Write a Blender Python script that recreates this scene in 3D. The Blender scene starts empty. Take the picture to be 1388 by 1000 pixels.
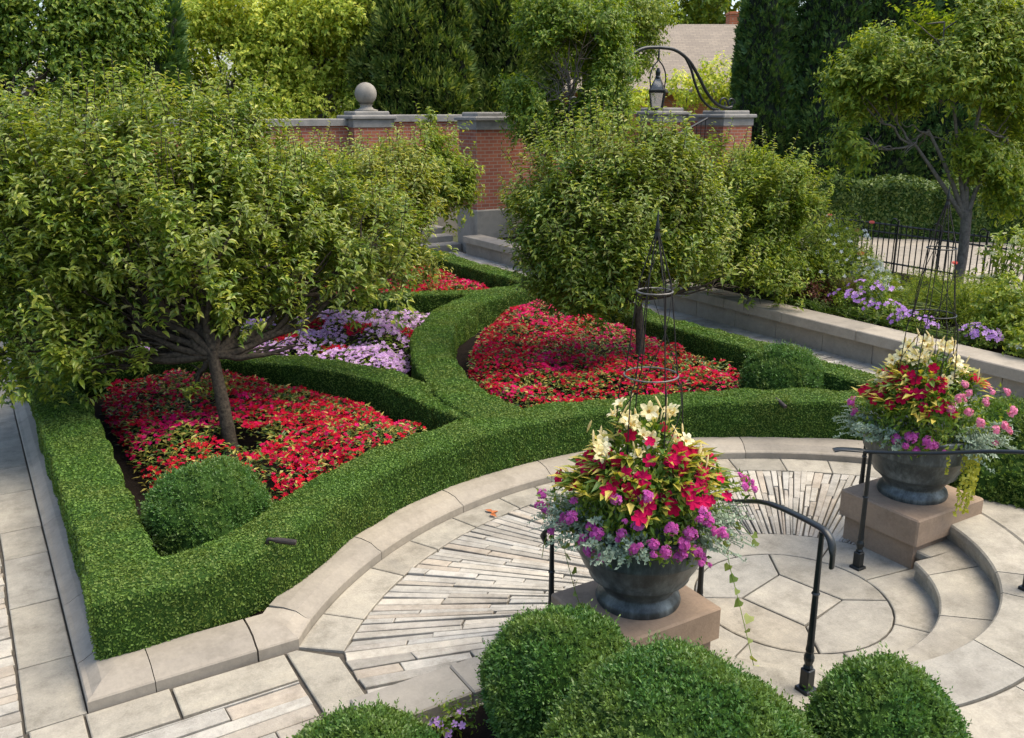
import bpy, math, random
import numpy as np
from mathutils import Vector

rng = np.random.default_rng(11)
random.seed(11)
SC = bpy.context.scene
COL = SC.collection
R = math.radians
PI = math.pi

# ------------------------------------------------------------------ mesh builder
class MB:
    def __init__(self):
        self.v = []; self.f = []; self.n = 0
    def add(self, V, F, mat=0):
        V = np.asarray(V, float).reshape(-1, 3); F = np.asarray(F, int)
        if F.ndim == 1: F = F[None, :]
        self.v.append(V); self.f.append((F + self.n, mat)); self.n += len(V)
    def build(self, name, mats, parent=None, origin=(0, 0, 0), smooth=False):
        V = np.concatenate(self.v) - np.asarray(origin, float)
        me = bpy.data.meshes.new(name)
        me.vertices.add(len(V)); me.vertices.foreach_set('co', V.astype(np.float32).ravel())
        idx = np.concatenate([F.ravel() for F, m in self.f])
        tot = np.concatenate([np.full(len(F), F.shape[1]) for F, m in self.f])
        mi = np.concatenate([np.full(len(F), m) for F, m in self.f])
        st = np.concatenate([[0], np.cumsum(tot)[:-1]])
        me.loops.add(len(idx)); me.loops.foreach_set('vertex_index', idx.astype(np.int32))
        me.polygons.add(len(tot))
        me.polygons.foreach_set('loop_start', st.astype(np.int32))
        me.polygons.foreach_set('loop_total', tot.astype(np.int32))
        me.polygons.foreach_set('material_index', mi.astype(np.int32))
        me.polygons.foreach_set('use_smooth', np.full(len(tot), smooth))
        if not isinstance(mats, (list, tuple)): mats = [mats]
        for m in mats: me.materials.append(m)
        me.update(calc_edges=True)
        o = bpy.data.objects.new(name, me); COL.objects.link(o)
        if parent is not None: o.parent = parent
        return o

def tag(o, label=None, cat=None, group=None, kind=None):
    if label: o['label'] = label
    if cat: o['category'] = cat
    if group: o['group'] = group
    if kind: o['kind'] = kind
    return o
def thing(name, label, cat, loc=(0, 0, 0), rz=0, group=None):
    o = bpy.data.objects.new(name, None); COL.objects.link(o)
    o.location = loc; o.rotation_euler = (0, 0, rz); o.empty_display_size = .1
    return tag(o, label, cat, group)
def inst(src, parent, loc, rot=None, scale=1):
    c = src.copy(); COL.objects.link(c); c.parent = parent; c.location = loc
    if rot is not None: c.rotation_euler = rot
    c.scale = (scale,) * 3 if np.isscalar(scale) else scale
    return c

def nz(v):
    v = np.asarray(v, float)
    return v / np.maximum(np.linalg.norm(v, axis=-1, keepdims=True), 1e-9)
def snoise(p, freq, seed):
    r = np.random.default_rng(seed); p = np.asarray(p, float); s = 0
    for k in range(7):
        d = nz(r.normal(size=3)) * freq * r.uniform(.6, 1.7)
        s = s + np.sin(p @ d + r.uniform(0, 6.28))
    return s / 3.0
def scatter(mb, tv, tf, pos, ydir, nrm, scale, mat=0):
    pos = np.asarray(pos, float); N = len(pos)
    if N == 0: return
    y = nz(ydir); x = nz(np.cross(y, nrm)); z = np.cross(x, y)
    sc = np.broadcast_to(np.asarray(scale, float).reshape(-1, 1) if np.ndim(scale) < 2 else scale, (N, 3))
    V = (pos[:, None, :] + tv[None, :, 0:1] * sc[:, None, 0:1] * x[:, None, :]
         + tv[None, :, 1:2] * sc[:, None, 1:2] * y[:, None, :] + tv[None, :, 2:3] * sc[:, None, 2:3] * z[:, None, :])
    F = tf[None] + (np.arange(N) * len(tv))[:, None, None]
    mb.add(V.reshape(-1, 3), F.reshape(-1, tf.shape[1]), mat)
def rand_dirs(n): return nz(rng.normal(size=(n, 3)))
def tube(mb, pts, rad, seg=6, mat=0, cap=True):
    pts = np.asarray(pts, float); n = len(pts)
    rad = np.broadcast_to(np.asarray(rad, float), (n,))
    t = nz(np.gradient(pts, axis=0))
    a = np.array([0, 0, 1.]) if abs(t[0][2]) < .9 else np.array([1., 0, 0])
    u = nz(np.cross(t[0], a)); V = []
    for i in range(n):
        u = nz(u - t[i] * (u @ t[i])); w = np.cross(t[i], u)
        an = np.arange(seg) * 2 * PI / seg
        V.append(pts[i] + rad[i] * (np.cos(an)[:, None] * u + np.sin(an)[:, None] * w))
    V = np.concatenate(V); F = []
    for i in range(n - 1):
        for j in range(seg):
            k = (j + 1) % seg
            F.append((i * seg + j, i * seg + k, (i + 1) * seg + k, (i + 1) * seg + j))
    mb.add(V, F, mat)
    if cap:
        mb.add(V[:seg], [list(range(seg))[::-1]], mat); mb.add(V[-seg:], [list(range(seg))], mat)
def lathe(mb, prof, c, seg=32, mat=0, cap=True):
    prof = np.asarray(prof, float); an = np.arange(seg) * 2 * PI / seg
    V = np.stack([c[0] + prof[:, 0:1] * np.cos(an), c[1] + prof[:, 0:1] * np.sin(an),
                  c[2] + np.repeat(prof[:, 1:2], seg, 1)], -1).reshape(-1, 3)
    F = [(i * seg + j, i * seg + (j + 1) % seg, (i + 1) * seg + (j + 1) % seg, (i + 1) * seg + j)
         for i in range(len(prof) - 1) for j in range(seg)]
    mb.add(V, F, mat)
    if cap:
        mb.add(V[:seg], [list(range(seg))[::-1]], mat); mb.add(V[-seg:], [list(range(seg))], mat)
def box(mb, x0, x1, y0, y1, z0, z1, mat=0, bev=0.0):
    if bev <= 0:
        V = [(x0, y0, z0), (x1, y0, z0), (x1, y1, z0), (x0, y1, z0), (x0, y0, z1), (x1, y0, z1), (x1, y1, z1), (x0, y1, z1)]
        mb.add(V, [(0, 3, 2, 1), (4, 5, 6, 7), (0, 1, 5, 4), (1, 2, 6, 5), (2, 3, 7, 6), (3, 0, 4, 7)], mat); return
    b = bev; V = []
    for z, i in ((z0, 0), (z1 - b, 0), (z1, b)):
        V += [(x0 + i, y0 + b, z), (x0 + b, y0 + i, z), (x1 - b, y0 + i, z), (x1 - i, y0 + b, z),
              (x1 - i, y1 - b, z), (x1 - b, y1 - i, z), (x0 + b, y1 - i, z), (x0 + i, y1 - b, z)]
    F = [(r * 8 + j, r * 8 + (j + 1) % 8, (r + 1) * 8 + (j + 1) % 8, (r + 1) * 8 + j) for r in range(2) for j in range(8)]
    mb.add(V, F, mat); mb.add(V[16:], [list(range(8))], mat)
def surf_sample(V, F, n):
    V = np.asarray(V); F = np.asarray(F)
    T = np.concatenate([F[:, [0, 1, 2]], F[:, [0, 2, 3]]]) if F.shape[1] == 4 else F
    a, b, c = V[T[:, 0]], V[T[:, 1]], V[T[:, 2]]
    cr = np.cross(b - a, c - a); ar = np.linalg.norm(cr, axis=1)
    k = rng.choice(len(T), n, p=ar / ar.sum())
    r1 = np.sqrt(rng.random(n))[:, None]; r2 = rng.random(n)[:, None]
    return (1 - r1) * a[k] + r1 * (1 - r2) * b[k] + r1 * r2 * c[k], nz(cr[k])
def inpoly(P, poly):
    x, y = P[:, 0], P[:, 1]; c = np.zeros(len(P), bool); m = len(poly)
    for i in range(m):
        x1, y1 = poly[i]; x2, y2 = poly[(i + 1) % m]
        h = ((y1 > y) != (y2 > y)) & (x < (x2 - x1) * (y - y1) / ((y2 - y1) + 1e-12) + x1)
        c ^= h
    return c
def polydist(P, poly):
    d = np.full(len(P), 1e9); m = len(poly)
    for i in range(m):
        a = np.array(poly[i]); b = np.array(poly[(i + 1) % m]); ab = b - a
        t = np.clip(((P - a) @ ab) / (ab @ ab), 0, 1)
        d = np.minimum(d, np.linalg.norm(P - a - t[:, None] * ab, axis=1))
    return d
def spline(pts, n):
    pts = np.asarray(pts, float); m = len(pts); out = []
    P = np.vstack([2 * pts[0] - pts[1], pts, 2 * pts[-1] - pts[-2]])
    for q in np.linspace(0, m - 1, n):
        i = min(int(q), m - 2); t = q - i; a, b, c, d = P[i:i + 4]
        out.append(.5 * ((2 * b) + (c - a) * t + (2 * a - 5 * b + 4 * c - d) * t * t + (-a + 3 * b - 3 * c + d) * t ** 3))
    return np.array(out)
def resample(pts, step):
    pts = np.asarray(pts, float); s = np.concatenate([[0], np.cumsum(np.linalg.norm(np.diff(pts, axis=0), axis=1))])
    n = max(2, int(s[-1] / step) + 1); q = np.linspace(0, s[-1], n)
    return np.stack([np.interp(q, s, pts[:, k]) for k in range(pts.shape[1])], 1)

# ------------------------------------------------------------------ materials
def newmat(name):
    m = bpy.data.materials.new(name); m.use_nodes = True
    nt = m.node_tree; nt.nodes.clear(); return m, nt
def N(nt, t, **kw):
    n = nt.nodes.new(t)
    for k, v in kw.items(): setattr(n, k, v)
    return n
def ramp(nt, cols, fac):
    r = N(nt, 'ShaderNodeValToRGB'); e = r.color_ramp.elements
    for i, c in enumerate(cols):
        p = i / max(1, len(cols) - 1) if len(c) == 3 else c[3]
        if i < 2: el = e[i]; el.position = p
        else: el = e.new(p)
        el.color = (*c[:3], 1)
    nt.links.new(fac, r.inputs[0]); return r.outputs[0]
def mixc(nt, a, b, f, mode='MIX'):
    m = N(nt, 'ShaderNodeMix', data_type='RGBA', blend_type=mode)
    for s, v in ((0, f), (6, a), (7, b)):
        if isinstance(v, (float, int)): m.inputs[s].default_value = v
        elif isinstance(v, tuple): m.inputs[s].default_value = (*v[:3], 1)
        else: nt.links.new(v, m.inputs[s])
    return m.outputs[2]
def noise(nt, scale, detail=4, rough=.6, vec=None):
    n = N(nt, 'ShaderNodeTexNoise'); n.inputs['Scale'].default_value = scale
    n.inputs['Detail'].default_value = detail; n.inputs['Roughness'].default_value = rough
    if vec is None:
        g = N(nt, 'ShaderNodeNewGeometry'); vec = g.outputs['Position']
    nt.links.new(vec, n.inputs['Vector']); return n.outputs['Fac']
def bump(nt, h, strength, dist=.01):
    b = N(nt, 'ShaderNodeBump'); b.inputs['Strength'].default_value = strength; b.inputs['Distance'].default_value = dist
    nt.links.new(h, b.inputs['Height']); return b.outputs[0]
def leafmat(name, cols, transl=.3, rough=.45, patch=None, pf=1.2, spec=.4):
    m, nt = newmat(name)
    g = N(nt, 'ShaderNodeNewGeometry')
    c = ramp(nt, cols, g.outputs['Random Per Island'])
    if patch:
        f = noise(nt, pf, 2, .5)
        rr = N(nt, 'ShaderNodeMapRange'); rr.inputs[1].default_value = .42; rr.inputs[2].default_value = .62
        nt.links.new(f, rr.inputs[0]); rr.inputs[4].default_value = patch[3]
        c = mixc(nt, c, patch[:3], rr.outputs[0])
    p = N(nt, 'ShaderNodeBsdfPrincipled'); nt.links.new(c, p.inputs['Base Color'])
    p.inputs['Roughness'].default_value = rough; p.inputs['Specular IOR Level'].default_value = spec
    o = N(nt, 'ShaderNodeOutputMaterial')
    if transl > 0:
        t = N(nt, 'ShaderNodeBsdfTranslucent')
        hs = mixc(nt, c, (1.0, .95, .35), 1.0, 'MULTIPLY'); nt.links.new(hs, t.inputs['Color'])
        ms = N(nt, 'ShaderNodeMixShader'); ms.inputs[0].default_value = transl
        nt.links.new(p.outputs[0], ms.inputs[1]); nt.links.new(t.outputs[0], ms.inputs[2])
        nt.links.new(ms.outputs[0], o.inputs[0])
    else: nt.links.new(p.outputs[0], o.inputs[0])
    return m
def stonemat(name, cols, rough=.85, nsc=9, spk=.35, bumpS=.35, island=True, stain=(.17, .15, .12), sf=.35):
    m, nt = newmat(name)
    g = N(nt, 'ShaderNodeNewGeometry')
    if island: c = ramp(nt, cols, g.outputs['Random Per Island'])
    else: c = ramp(nt, cols, noise(nt, 1.3, 3))
    f1 = noise(nt, nsc, 6, .7); f2 = noise(nt, nsc * 9, 3, .7); f3 = noise(nt, 2.1, 5, .65)
    c = mixc(nt, c, ramp(nt, [(.45, .45, .45), (1.25, 1.25, 1.25)], f1), spk, 'MULTIPLY')
    c = mixc(nt, c, ramp(nt, [(.5, .5, .5, .3), (1.2, 1.2, 1.2, .7)], f2), spk * .45, 'MULTIPLY')
    f4 = noise(nt, 3.7, 7, .75)
    c = mixc(nt, c, ramp(nt, [(.62, .61, .58, .32), (1.0, 1.0, 1.0, .5), (1.2, 1.19, 1.15, .68)], f4), min(1, spk * 1.3), 'MULTIPLY')
    s = N(nt, 'ShaderNodeMapRange'); s.inputs[1].default_value = .52; s.inputs[2].default_value = .72; s.inputs[4].default_value = sf
    nt.links.new(f3, s.inputs[0]); c = mixc(nt, c, stain, s.outputs[0])
    p = N(nt, 'ShaderNodeBsdfPrincipled'); nt.links.new(c, p.inputs['Base Color']); p.inputs['Roughness'].default_value = rough
    p.inputs['Specular IOR Level'].default_value = .25
    nt.links.new(bump(nt, f2, bumpS, .004), p.inputs['Normal'])
    o = N(nt, 'ShaderNodeOutputMaterial'); nt.links.new(p.outputs[0], o.inputs[0]); return m
def plainmat(name, col, rough=.5, metal=0, col2=None, nsc=12, bs=0, spec=.5):
    m, nt = newmat(name); p = N(nt, 'ShaderNodeBsdfPrincipled')
    f = noise(nt, nsc, 6, .65)
    c2 = col2 or tuple(x * .7 for x in col)
    nt.links.new(ramp(nt, [(*col, .35), (*c2, .68)], f), p.inputs['Base Color'])
    p.inputs['Roughness'].default_value = rough; p.inputs['Metallic'].default_value = metal; p.inputs['Specular IOR Level'].default_value = spec
    if bs: nt.links.new(bump(nt, f, bs, .01), p.inputs['Normal'])
    o = N(nt, 'ShaderNodeOutputMaterial'); nt.links.new(p.outputs[0], o.inputs[0]); return m
def brickmat(name, c1, c2, mortar, bw=.23, bh=.085):
    m, nt = newmat(name); g = N(nt, 'ShaderNodeNewGeometry'); s = N(nt, 'ShaderNodeSeparateXYZ')
    nt.links.new(g.outputs['Position'], s.inputs[0])
    a = N(nt, 'ShaderNodeMath', operation='ADD'); nt.links.new(s.outputs[0], a.inputs[0]); nt.links.new(s.outputs[1], a.inputs[1])
    cb = N(nt, 'ShaderNodeCombineXYZ'); nt.links.new(a.outputs[0], cb.inputs[0]); nt.links.new(s.outputs[2], cb.inputs[1])
    b = N(nt, 'ShaderNodeTexBrick'); nt.links.new(cb.outputs[0], b.inputs['Vector'])
    b.inputs['Scale'].default_value = 1; b.inputs['Brick Width'].default_value = bw; b.inputs['Row Height'].default_value = bh
    b.inputs['Mortar Size'].default_value = .009; b.inputs['Bias'].default_value = 0
    b.inputs['Color1'].default_value = (*c1, 1); b.inputs['Color2'].default_value = (*c2, 1); b.inputs['Mortar'].default_value = (*mortar, 1)
    c = mixc(nt, b.outputs['Color'], ramp(nt, [(.5, .45, .42), (1.25, 1.2, 1.2)], noise(nt, 2.4, 6, .7)), .55, 'MULTIPLY')
    p = N(nt, 'ShaderNodeBsdfPrincipled'); nt.links.new(c, p.inputs['Base Color']); p.inputs['Roughness'].default_value = .9
    nt.links.new(bump(nt, b.outputs['Fac'], -.4, .01), p.inputs['Normal'])
    o = N(nt, 'ShaderNodeOutputMaterial'); nt.links.new(p.outputs[0], o.inputs[0]); return m

M = {}
M['soil'] = plainmat('soil', (.008, .006, .0045), .95, 0, (.014, .010, .008), 14, .6, .08)
M['ground'] = plainmat('ground', (.04, .055, .018), .95, 0, (.06, .07, .025), 1.5)
M['sand'] = plainmat('joint_sand', (.05, .042, .034), .95, 0, (.085, .075, .055), 20, .4)
M['slab'] = stonemat('slab_stone', [(0.3784, 0.3486, 0.28), (0.2924, 0.273, 0.224), (0.4042, 0.3696, 0.296), (0.3311, 0.315, 0.268), (0.3612, 0.3234, 0.252)], sf=.6, spk=.65, bumpS=.7, stain=(.20, .185, .155))
M['strip'] = stonemat('strip_stone', [(0.4629, 0.4336, 0.3706), (0.3622, 0.3459, 0.3028), (0.5031, 0.4628, 0.3842), (0.4226, 0.4092, 0.3662), (0.4327, 0.3751, 0.2983), (0.322, 0.3021, 0.2576), (0.5232, 0.4969, 0.4339)], nsc=14, spk=.65, bumpS=.9, sf=.55)
M['kerb'] = stonemat('kerb_stone', [(0.342, 0.3023, 0.2403), (0.2945, 0.2651, 0.218), (0.3705, 0.3301, 0.267)], nsc=4, spk=.4, sf=.45, stain=(.17, .155, .13))
M['lime'] = stonemat('limestone', [(.34, .31, .26), (.28, .26, .22), (.38, .35, .30)], island=False, nsc=5, stain=(.10, .095, .085), sf=.5)
M['cap'] = stonemat('cap_stone', [(.34, .32, .28), (.26, .25, .23), (.37, .35, .30)], island=False, nsc=5, stain=(.11, .11, .10), sf=.6)
M['sandstone'] = stonemat('brown_sandstone', [(.37, .272, .19), (.31, .225, .155), (.41, .305, .22)], nsc=5, spk=.45, bumpS=.5, island=False, stain=(.19, .145, .10), sf=.5)
M['brick'] = brickmat('wall_brick', (.38, .125, .065), (.28, .085, .05), (.32, .25, .19))
M['hbrick'] = brickmat('house_brick', (.50, .16, .06), (.42, .12, .05), (.4, .25, .16), .3, .1)
M['iron'] = plainmat('black_iron', (.008, .011, .012), .38, .2, (.014, .018, .018), 30)
M['rust'] = plainmat('brown_iron', (.022, .016, .013), .6, .3, (.012, .010, .009), 40)
M['galv'] = plainmat('worn_steel', (.20, .19, .17), .5, .5, (.09, .08, .07), 30)
M['bronze'] = plainmat('path_light_bronze', (.035, .028, .024), .5, .5, (.055, .045, .04), 25)
M['boxcore'] = plainmat('hedge_core', (.034, .078, .013), .9, 0, (.014, .032, .006), 55, .8, .1)
M['box'] = leafmat('box_leaf', [(0.0636, 0.1326, 0.0209), (0.0901, 0.1785, 0.0285), (0.1219, 0.2244, 0.0361), (0.1696, 0.2856, 0.0475)], .3, .55, (.18, .21, .045, .4), 2.2, .25)
M['ball'] = leafmat('topiary_leaf', [(.035, .10, .02), (.06, .155, .03), (.095, .21, .042), (.15, .28, .06)], .3, .42, (.19, .26, .055, .55), 3.5)
M['bark'] = plainmat('bark', (.085, .068, .048), .95, 0, (.022, .018, .014), 32, 1.0, .1)
M['palebark'] = plainmat('pale_bark', (.20, .175, .145), .9, 0, (.10, .085, .07), 18, .8, .1)
M['apple'] = leafmat('crabapple_leaf', [(0.056, 0.1172, 0.012), (0.1041, 0.1862, 0.018), (0.1682, 0.262, 0.0259), (0.2883, 0.3723, 0.0399), (0.5446, 0.5515, 0.0898)], .42, .36, (.24, .29, .045, .5), 1.9, .5)
M['appletip'] = leafmat('crabapple_young_leaf', [(0.1452, 0.2372, 0.033), (0.249, 0.3439, 0.066), (0.3734, 0.4506, 0.11), (0.4356, 0.4269, 0.132)], 0.45, .4)
M['applelit'] = leafmat('sunlit_crabapple_leaf', [(0.0862, 0.1488, 0.018), (0.1602, 0.229, 0.0252), (0.2587, 0.3205, 0.036), (0.3942, 0.4121, 0.054), (0.5667, 0.5266, 0.09)], .45, .38, (.30, .33, .05, .4), .8, .5)  # brighter copy of the crabapple leaf, warm sunlight painted into its yellow
M['green'] = leafmat('green_leaf', [(0.0628, 0.1361, 0.0151), (0.1256, 0.2242, 0.0227), (0.2093, 0.3203, 0.0328), (0.3767, 0.4324, 0.0504)], 0.45, .4)
M['lightgreen'] = leafmat('light_leaf', [(0.2268, 0.3387, 0.0381), (0.4158, 0.5322, 0.061), (0.6426, 0.7095, 0.0915), (0.9, 0.8709, 0.1525)], 0.45, .45)  # the plane tree's sunlit yellow is put into this leaf colour
M['midgreen'] = leafmat('mid_leaf', [(0.099, 0.175, 0.0171), (0.1816, 0.277, 0.0278), (0.2806, 0.3645, 0.0364), (0.4456, 0.4811, 0.0535)], 0.45, .45)
M['darkleaf'] = leafmat('dark_leaf', [(0.0192, 0.048, 0.016), (0.032, 0.072, 0.0224), (0.056, 0.096, 0.032)], 0.25, .5)
M['arb'] = leafmat('arborvitae_leaf', [(0.0297, 0.0837, 0.0194), (0.0513, 0.1188, 0.0243), (0.081, 0.1553, 0.0316), (0.135, 0.2093, 0.0413)], 0.25, .55)
M['arblit'] = leafmat('sunlit_conifer_leaf', [(0.036, 0.0878, 0.0144), (0.09, 0.156, 0.0252), (0.198, 0.273, 0.045), (0.378, 0.429, 0.108)], 0.3, .55)  # lighter take on the arborvitae leaf; sunlight on the conifers is coloured in
M['clip'] = leafmat('clipped_hedge_leaf', [(0.0432, 0.09, 0.0151), (0.0756, 0.1294, 0.0216), (0.1188, 0.1744, 0.0302), (0.162, 0.2137, 0.0389)], 0.25, .55)
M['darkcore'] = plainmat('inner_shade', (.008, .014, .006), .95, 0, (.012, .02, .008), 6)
M['impleaf'] = leafmat('variegated_leaf', [(.03, .08, .012), (.05, .11, .016), (.16, .20, .03), (.36, .31, .05), (.44, .36, .09)], .25, .4)
M['impred'] = leafmat('impatiens_red', [(.38, .004, .016), (.44, .006, .018), (.42, .005, .045), (.30, .003, .014), (.46, .008, .075)], .12, .7, None, 1, .06)
M['imppink'] = leafmat('impatiens_pink', [(.48, .005, .075), (.54, .008, .14), (.44, .004, .04), (.50, .012, .085)], .12, .7, None, 1, .08)
M['goldleaf'] = leafmat('golden_leaf', [(.06, .14, .018), (.12, .20, .025), (.36, .36, .05), (.55, .46, .08), (.60, .50, .14)], .35, .5)
M['lilac'] = leafmat('lilac_petal', [(0.5415, 0.3291, 0.6597), (0.6498, 0.4259, 0.7235), (0.4982, 0.2614, 0.6171), (0.7581, 0.5421, 0.7874)], .2, .5)
M['purple'] = leafmat('petunia_petal', [(.32, .16, .46), (.42, .24, .55), (.28, .12, .42), (.55, .42, .66)], .2, .5)
M['verbena'] = leafmat('verbena_floret', [(.58, .09, .42), (.66, .15, .50), (.52, .06, .36), (.72, .28, .58)], .35, .6, None, 1, .08)
M['verbpink'] = leafmat('pink_floret', [(.72, .16, .34), (.78, .28, .42), (.66, .10, .30)], .2, .5)
M['lily'] = leafmat('cream_lily_petal', [(.84, .74, .40), (.86, .80, .52), (.84, .70, .34), (.86, .83, .62)], .35, .5, None, 1, .2)
M['lilyc'] = leafmat('lily_throat', [(.74, .52, .14), (.70, .44, .10)], .2, .5)
M['silver'] = leafmat('silver_leaf', [(0.23, 0.3105, 0.207), (0.3105, 0.391, 0.2875), (0.184, 0.253, 0.161), (0.391, 0.46, 0.345)], .2, .7)
M['ivy'] = leafmat('variegated_ivy_leaf', [(.12, .20, .03), (.26, .32, .08), (.45, .48, .18), (.16, .25, .05)], .3, .4)
M['jenny'] = leafmat('yellow_trailing_leaf', [(.42, .42, .04), (.52, .50, .06), (.34, .36, .03)], .35, .45)
M['white'] = leafmat('white_petal', [(.74, .76, .74), (.66, .70, .72), (.80, .80, .74)], .25, .5)
M['greenwhite'] = leafmat('pale_green_petal', [(.55, .60, .32), (.68, .70, .45), (.48, .54, .28)], .3, .5)
M['coral'] = leafmat('coral_petal', [(.70, .10, .06), (.66, .06, .05), (.74, .16, .10)], .2, .5)
M['hotpink'] = leafmat('hot_pink_petal', [(.70, .03, .16), (.74, .05, .22)], .2, .5)
M['orange'] = leafmat('orange_petal', [(.80, .18, .03), (.78, .14, .03)], .2, .5)
M['grassb'] = leafmat('bronze_grass_blade', [(.16, .13, .05), (.22, .19, .08), (.12, .13, .04)], .3, .5)
M['coleus'] = leafmat('coleus_leaf', [(.10, .025, .012), (.16, .05, .02), (.07, .02, .012)], .2, .5)
M['redshrub'] = leafmat('bronze_shrub_leaf', [(.015, .03, .012), (.03, .04, .015), (.05, .025, .015)], .2, .5)
M['deadleaf'] = plainmat('dry_leaf', (.42, .13, .03), .7, 0, (.30, .08, .02), 60)
M['roof'] = None

def shingle():
    m, nt = newmat('roof_shingle'); tc = N(nt, 'ShaderNodeTexCoord'); s = N(nt, 'ShaderNodeSeparateXYZ'); nt.links.new(tc.outputs['Object'], s.inputs[0])
    cb = N(nt, 'ShaderNodeCombineXYZ'); nt.links.new(s.outputs[0], cb.inputs[0])
    a = N(nt, 'ShaderNodeMath', operation='MULTIPLY'); nt.links.new(s.outputs[2], a.inputs[0]); a.inputs[1].default_value = 1.6
    nt.links.new(a.outputs[0], cb.inputs[1])
    b = N(nt, 'ShaderNodeTexBrick'); nt.links.new(cb.outputs[0], b.inputs['Vector']); b.inputs['Scale'].default_value = 1
    b.inputs['Brick Width'].default_value = .3; b.inputs['Row Height'].default_value = .13; b.inputs['Mortar Size'].default_value = .012
    b.inputs['Color1'].default_value = (.30, .25, .19, 1); b.inputs['Color2'].default_value = (.24, .20, .155, 1); b.inputs['Mortar'].default_value = (.19, .16, .125, 1)
    c = mixc(nt, b.outputs['Color'], ramp(nt, [(.7, .7, .7), (1.2, 1.2, 1.2)], noise(nt, 1.2, 5)), .6, 'MULTIPLY')
    p = N(nt, 'ShaderNodeBsdfPrincipled'); nt.links.new(c, p.inputs['Base Color']); p.inputs['Roughness'].default_value = .9
    o = N(nt, 'ShaderNodeOutputMaterial'); nt.links.new(p.outputs[0], o.inputs[0]); return m
M['roof'] = shingle()
def urnmat():
    m, nt = newmat('lead_urn'); g = N(nt, 'ShaderNodeNewGeometry')
    mp = N(nt, 'ShaderNodeMapping'); mp.inputs['Scale'].default_value = (1, 1, .25); nt.links.new(g.outputs['Position'], mp.inputs[0])
    f = noise(nt, 9, 6, .7, mp.outputs[0]); f2 = noise(nt, 40, 4)
    c = ramp(nt, [(.022, .028, .028, .3), (.055, .066, .066, .48), (.17, .20, .20, .72)], f)
    c = mixc(nt, c, ramp(nt, [(.6, .6, .6), (1.3, 1.3, 1.3)], f2), .6, 'MULTIPLY')
    p = N(nt, 'ShaderNodeBsdfPrincipled'); nt.links.new(c, p.inputs['Base Color']); p.inputs['Roughness'].default_value = .42; p.inputs['Metallic'].default_value = .35
    nt.links.new(bump(nt, f2, .25, .004), p.inputs['Normal'])
    o = N(nt, 'ShaderNodeOutputMaterial'); nt.links.new(p.outputs[0], o.inputs[0]); return m
M['urn'] = urnmat()
def glassmat():
    m, nt = newmat('lantern_glass'); p = N(nt, 'ShaderNodeBsdfPrincipled')
    p.inputs['Base Color'].default_value = (.55, .58, .6, 1); p.inputs['Roughness'].default_value = .06; p.inputs['Transmission Weight'].default_value = .92
    o = N(nt, 'ShaderNodeOutputMaterial'); nt.links.new(p.outputs[0], o.inputs[0]); return m
M['glass'] = glassmat()

# ------------------------------------------------------------------ templates
LEAF = (np.array([(0, 0, 0), (-.5, .42, .06), (0, .5, -.03), (.5, .42, .06), (0, 1, -.16)]), np.array([(0, 2, 4, 1), (0, 3, 4, 2)]))
LEAF2 = (np.array([(0, 0, 0), (-.42, .3, .06), (.42, .3, .06), (-.38, .66, 0), (.38, .66, 0), (0, 1, -.26), (0, .3, -.02), (0, .66, -.08)]), np.array([(0, 2, 6, 1), (1, 6, 7, 3), (6, 2, 4, 7), (3, 7, 4, 5)]))
DIA = (np.array([(0, 0, 0), (-.5, .5, 0), (0, 1, 0), (.5, .5, 0)]), np.array([(0, 3, 2, 1)]))
def flower_t(n=5, cup=.12, w=.42):
    V = [(0, 0, 0)]; F = []
    for k in range(n):
        a = k * 2 * PI / n; d = 2 * PI / n * w
        for r, b, z in ((.62, a - d, cup), (1, a - d * .42, cup * .6), (1, a + d * .42, cup * .6), (.62, a + d, cup)):
            V.append((r * math.cos(b), r * math.sin(b), z))
        i = len(V) - 4; F += [(0, i, i + 1, i + 2), (0, i + 2, i + 3, 0)]
    F = [(f[0], f[1], f[2], f[3]) for f in F if f[3] != 0] + [(0, i, i + 1, i + 1) for i in []]
    # petals as two quads sharing the centre
    F = []
    for k in range(n):
        i = 1 + k * 4; F += [(0, i, i + 1, i + 2), ]
    T = [(0, 1 + k * 4 + 2, 1 + k * 4 + 3) for k in range(n)]
    return np.array(V, float), np.array(F), np.array(T)
FL5 = flower_t()
def put_flowers(mb, pos, nrm, size, mat=0, t=FL5):
    n = len(pos)
    if n == 0: return
    a = rand_dirs(n); yd = nz(np.cross(nrm, a)); V, F, T = t
    tv = np.stack([V[:, 0], V[:, 1], V[:, 2]], 1)
    y = nz(yd); z = nz(nrm); x = np.cross(y, z); s = np.broadcast_to(np.asarray(size, float), (n,))
    P = pos[:, None] + s[:, None, None] * (tv[None, :, 0:1] * x[:, None] + tv[None, :, 1:2] * y[:, None] + tv[None, :, 2:3] * z[:, None])
    off = (np.arange(n) * len(V))[:, None, None]
    mb.add(P.reshape(-1, 3), (F[None] + off).reshape(-1, 4), mat)
    mb.f.append(((T[None] + off).reshape(-1, 3) + mb.n - n * len(V), mat))
def frond_t():
    V = []; F = []
    for a, l, w in ((0, 1, .22), (.55, .72, .2), (-.55, .72, .2), (1.0, .5, .18), (-1.0, .5, .18)):
        c, s = math.cos(a), math.sin(a); i = len(V)
        for x, y in ((0, 0), (-w / 2, l * .55), (0, l), (w / 2, l * .55)):
            V.append((x * c + y * s, y * c - x * s, .08 * abs(a) * y))
        F.append((i, i + 3, i + 2, i + 1))
    return np.array(V, float), np.array(F)
FROND = frond_t()

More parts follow.
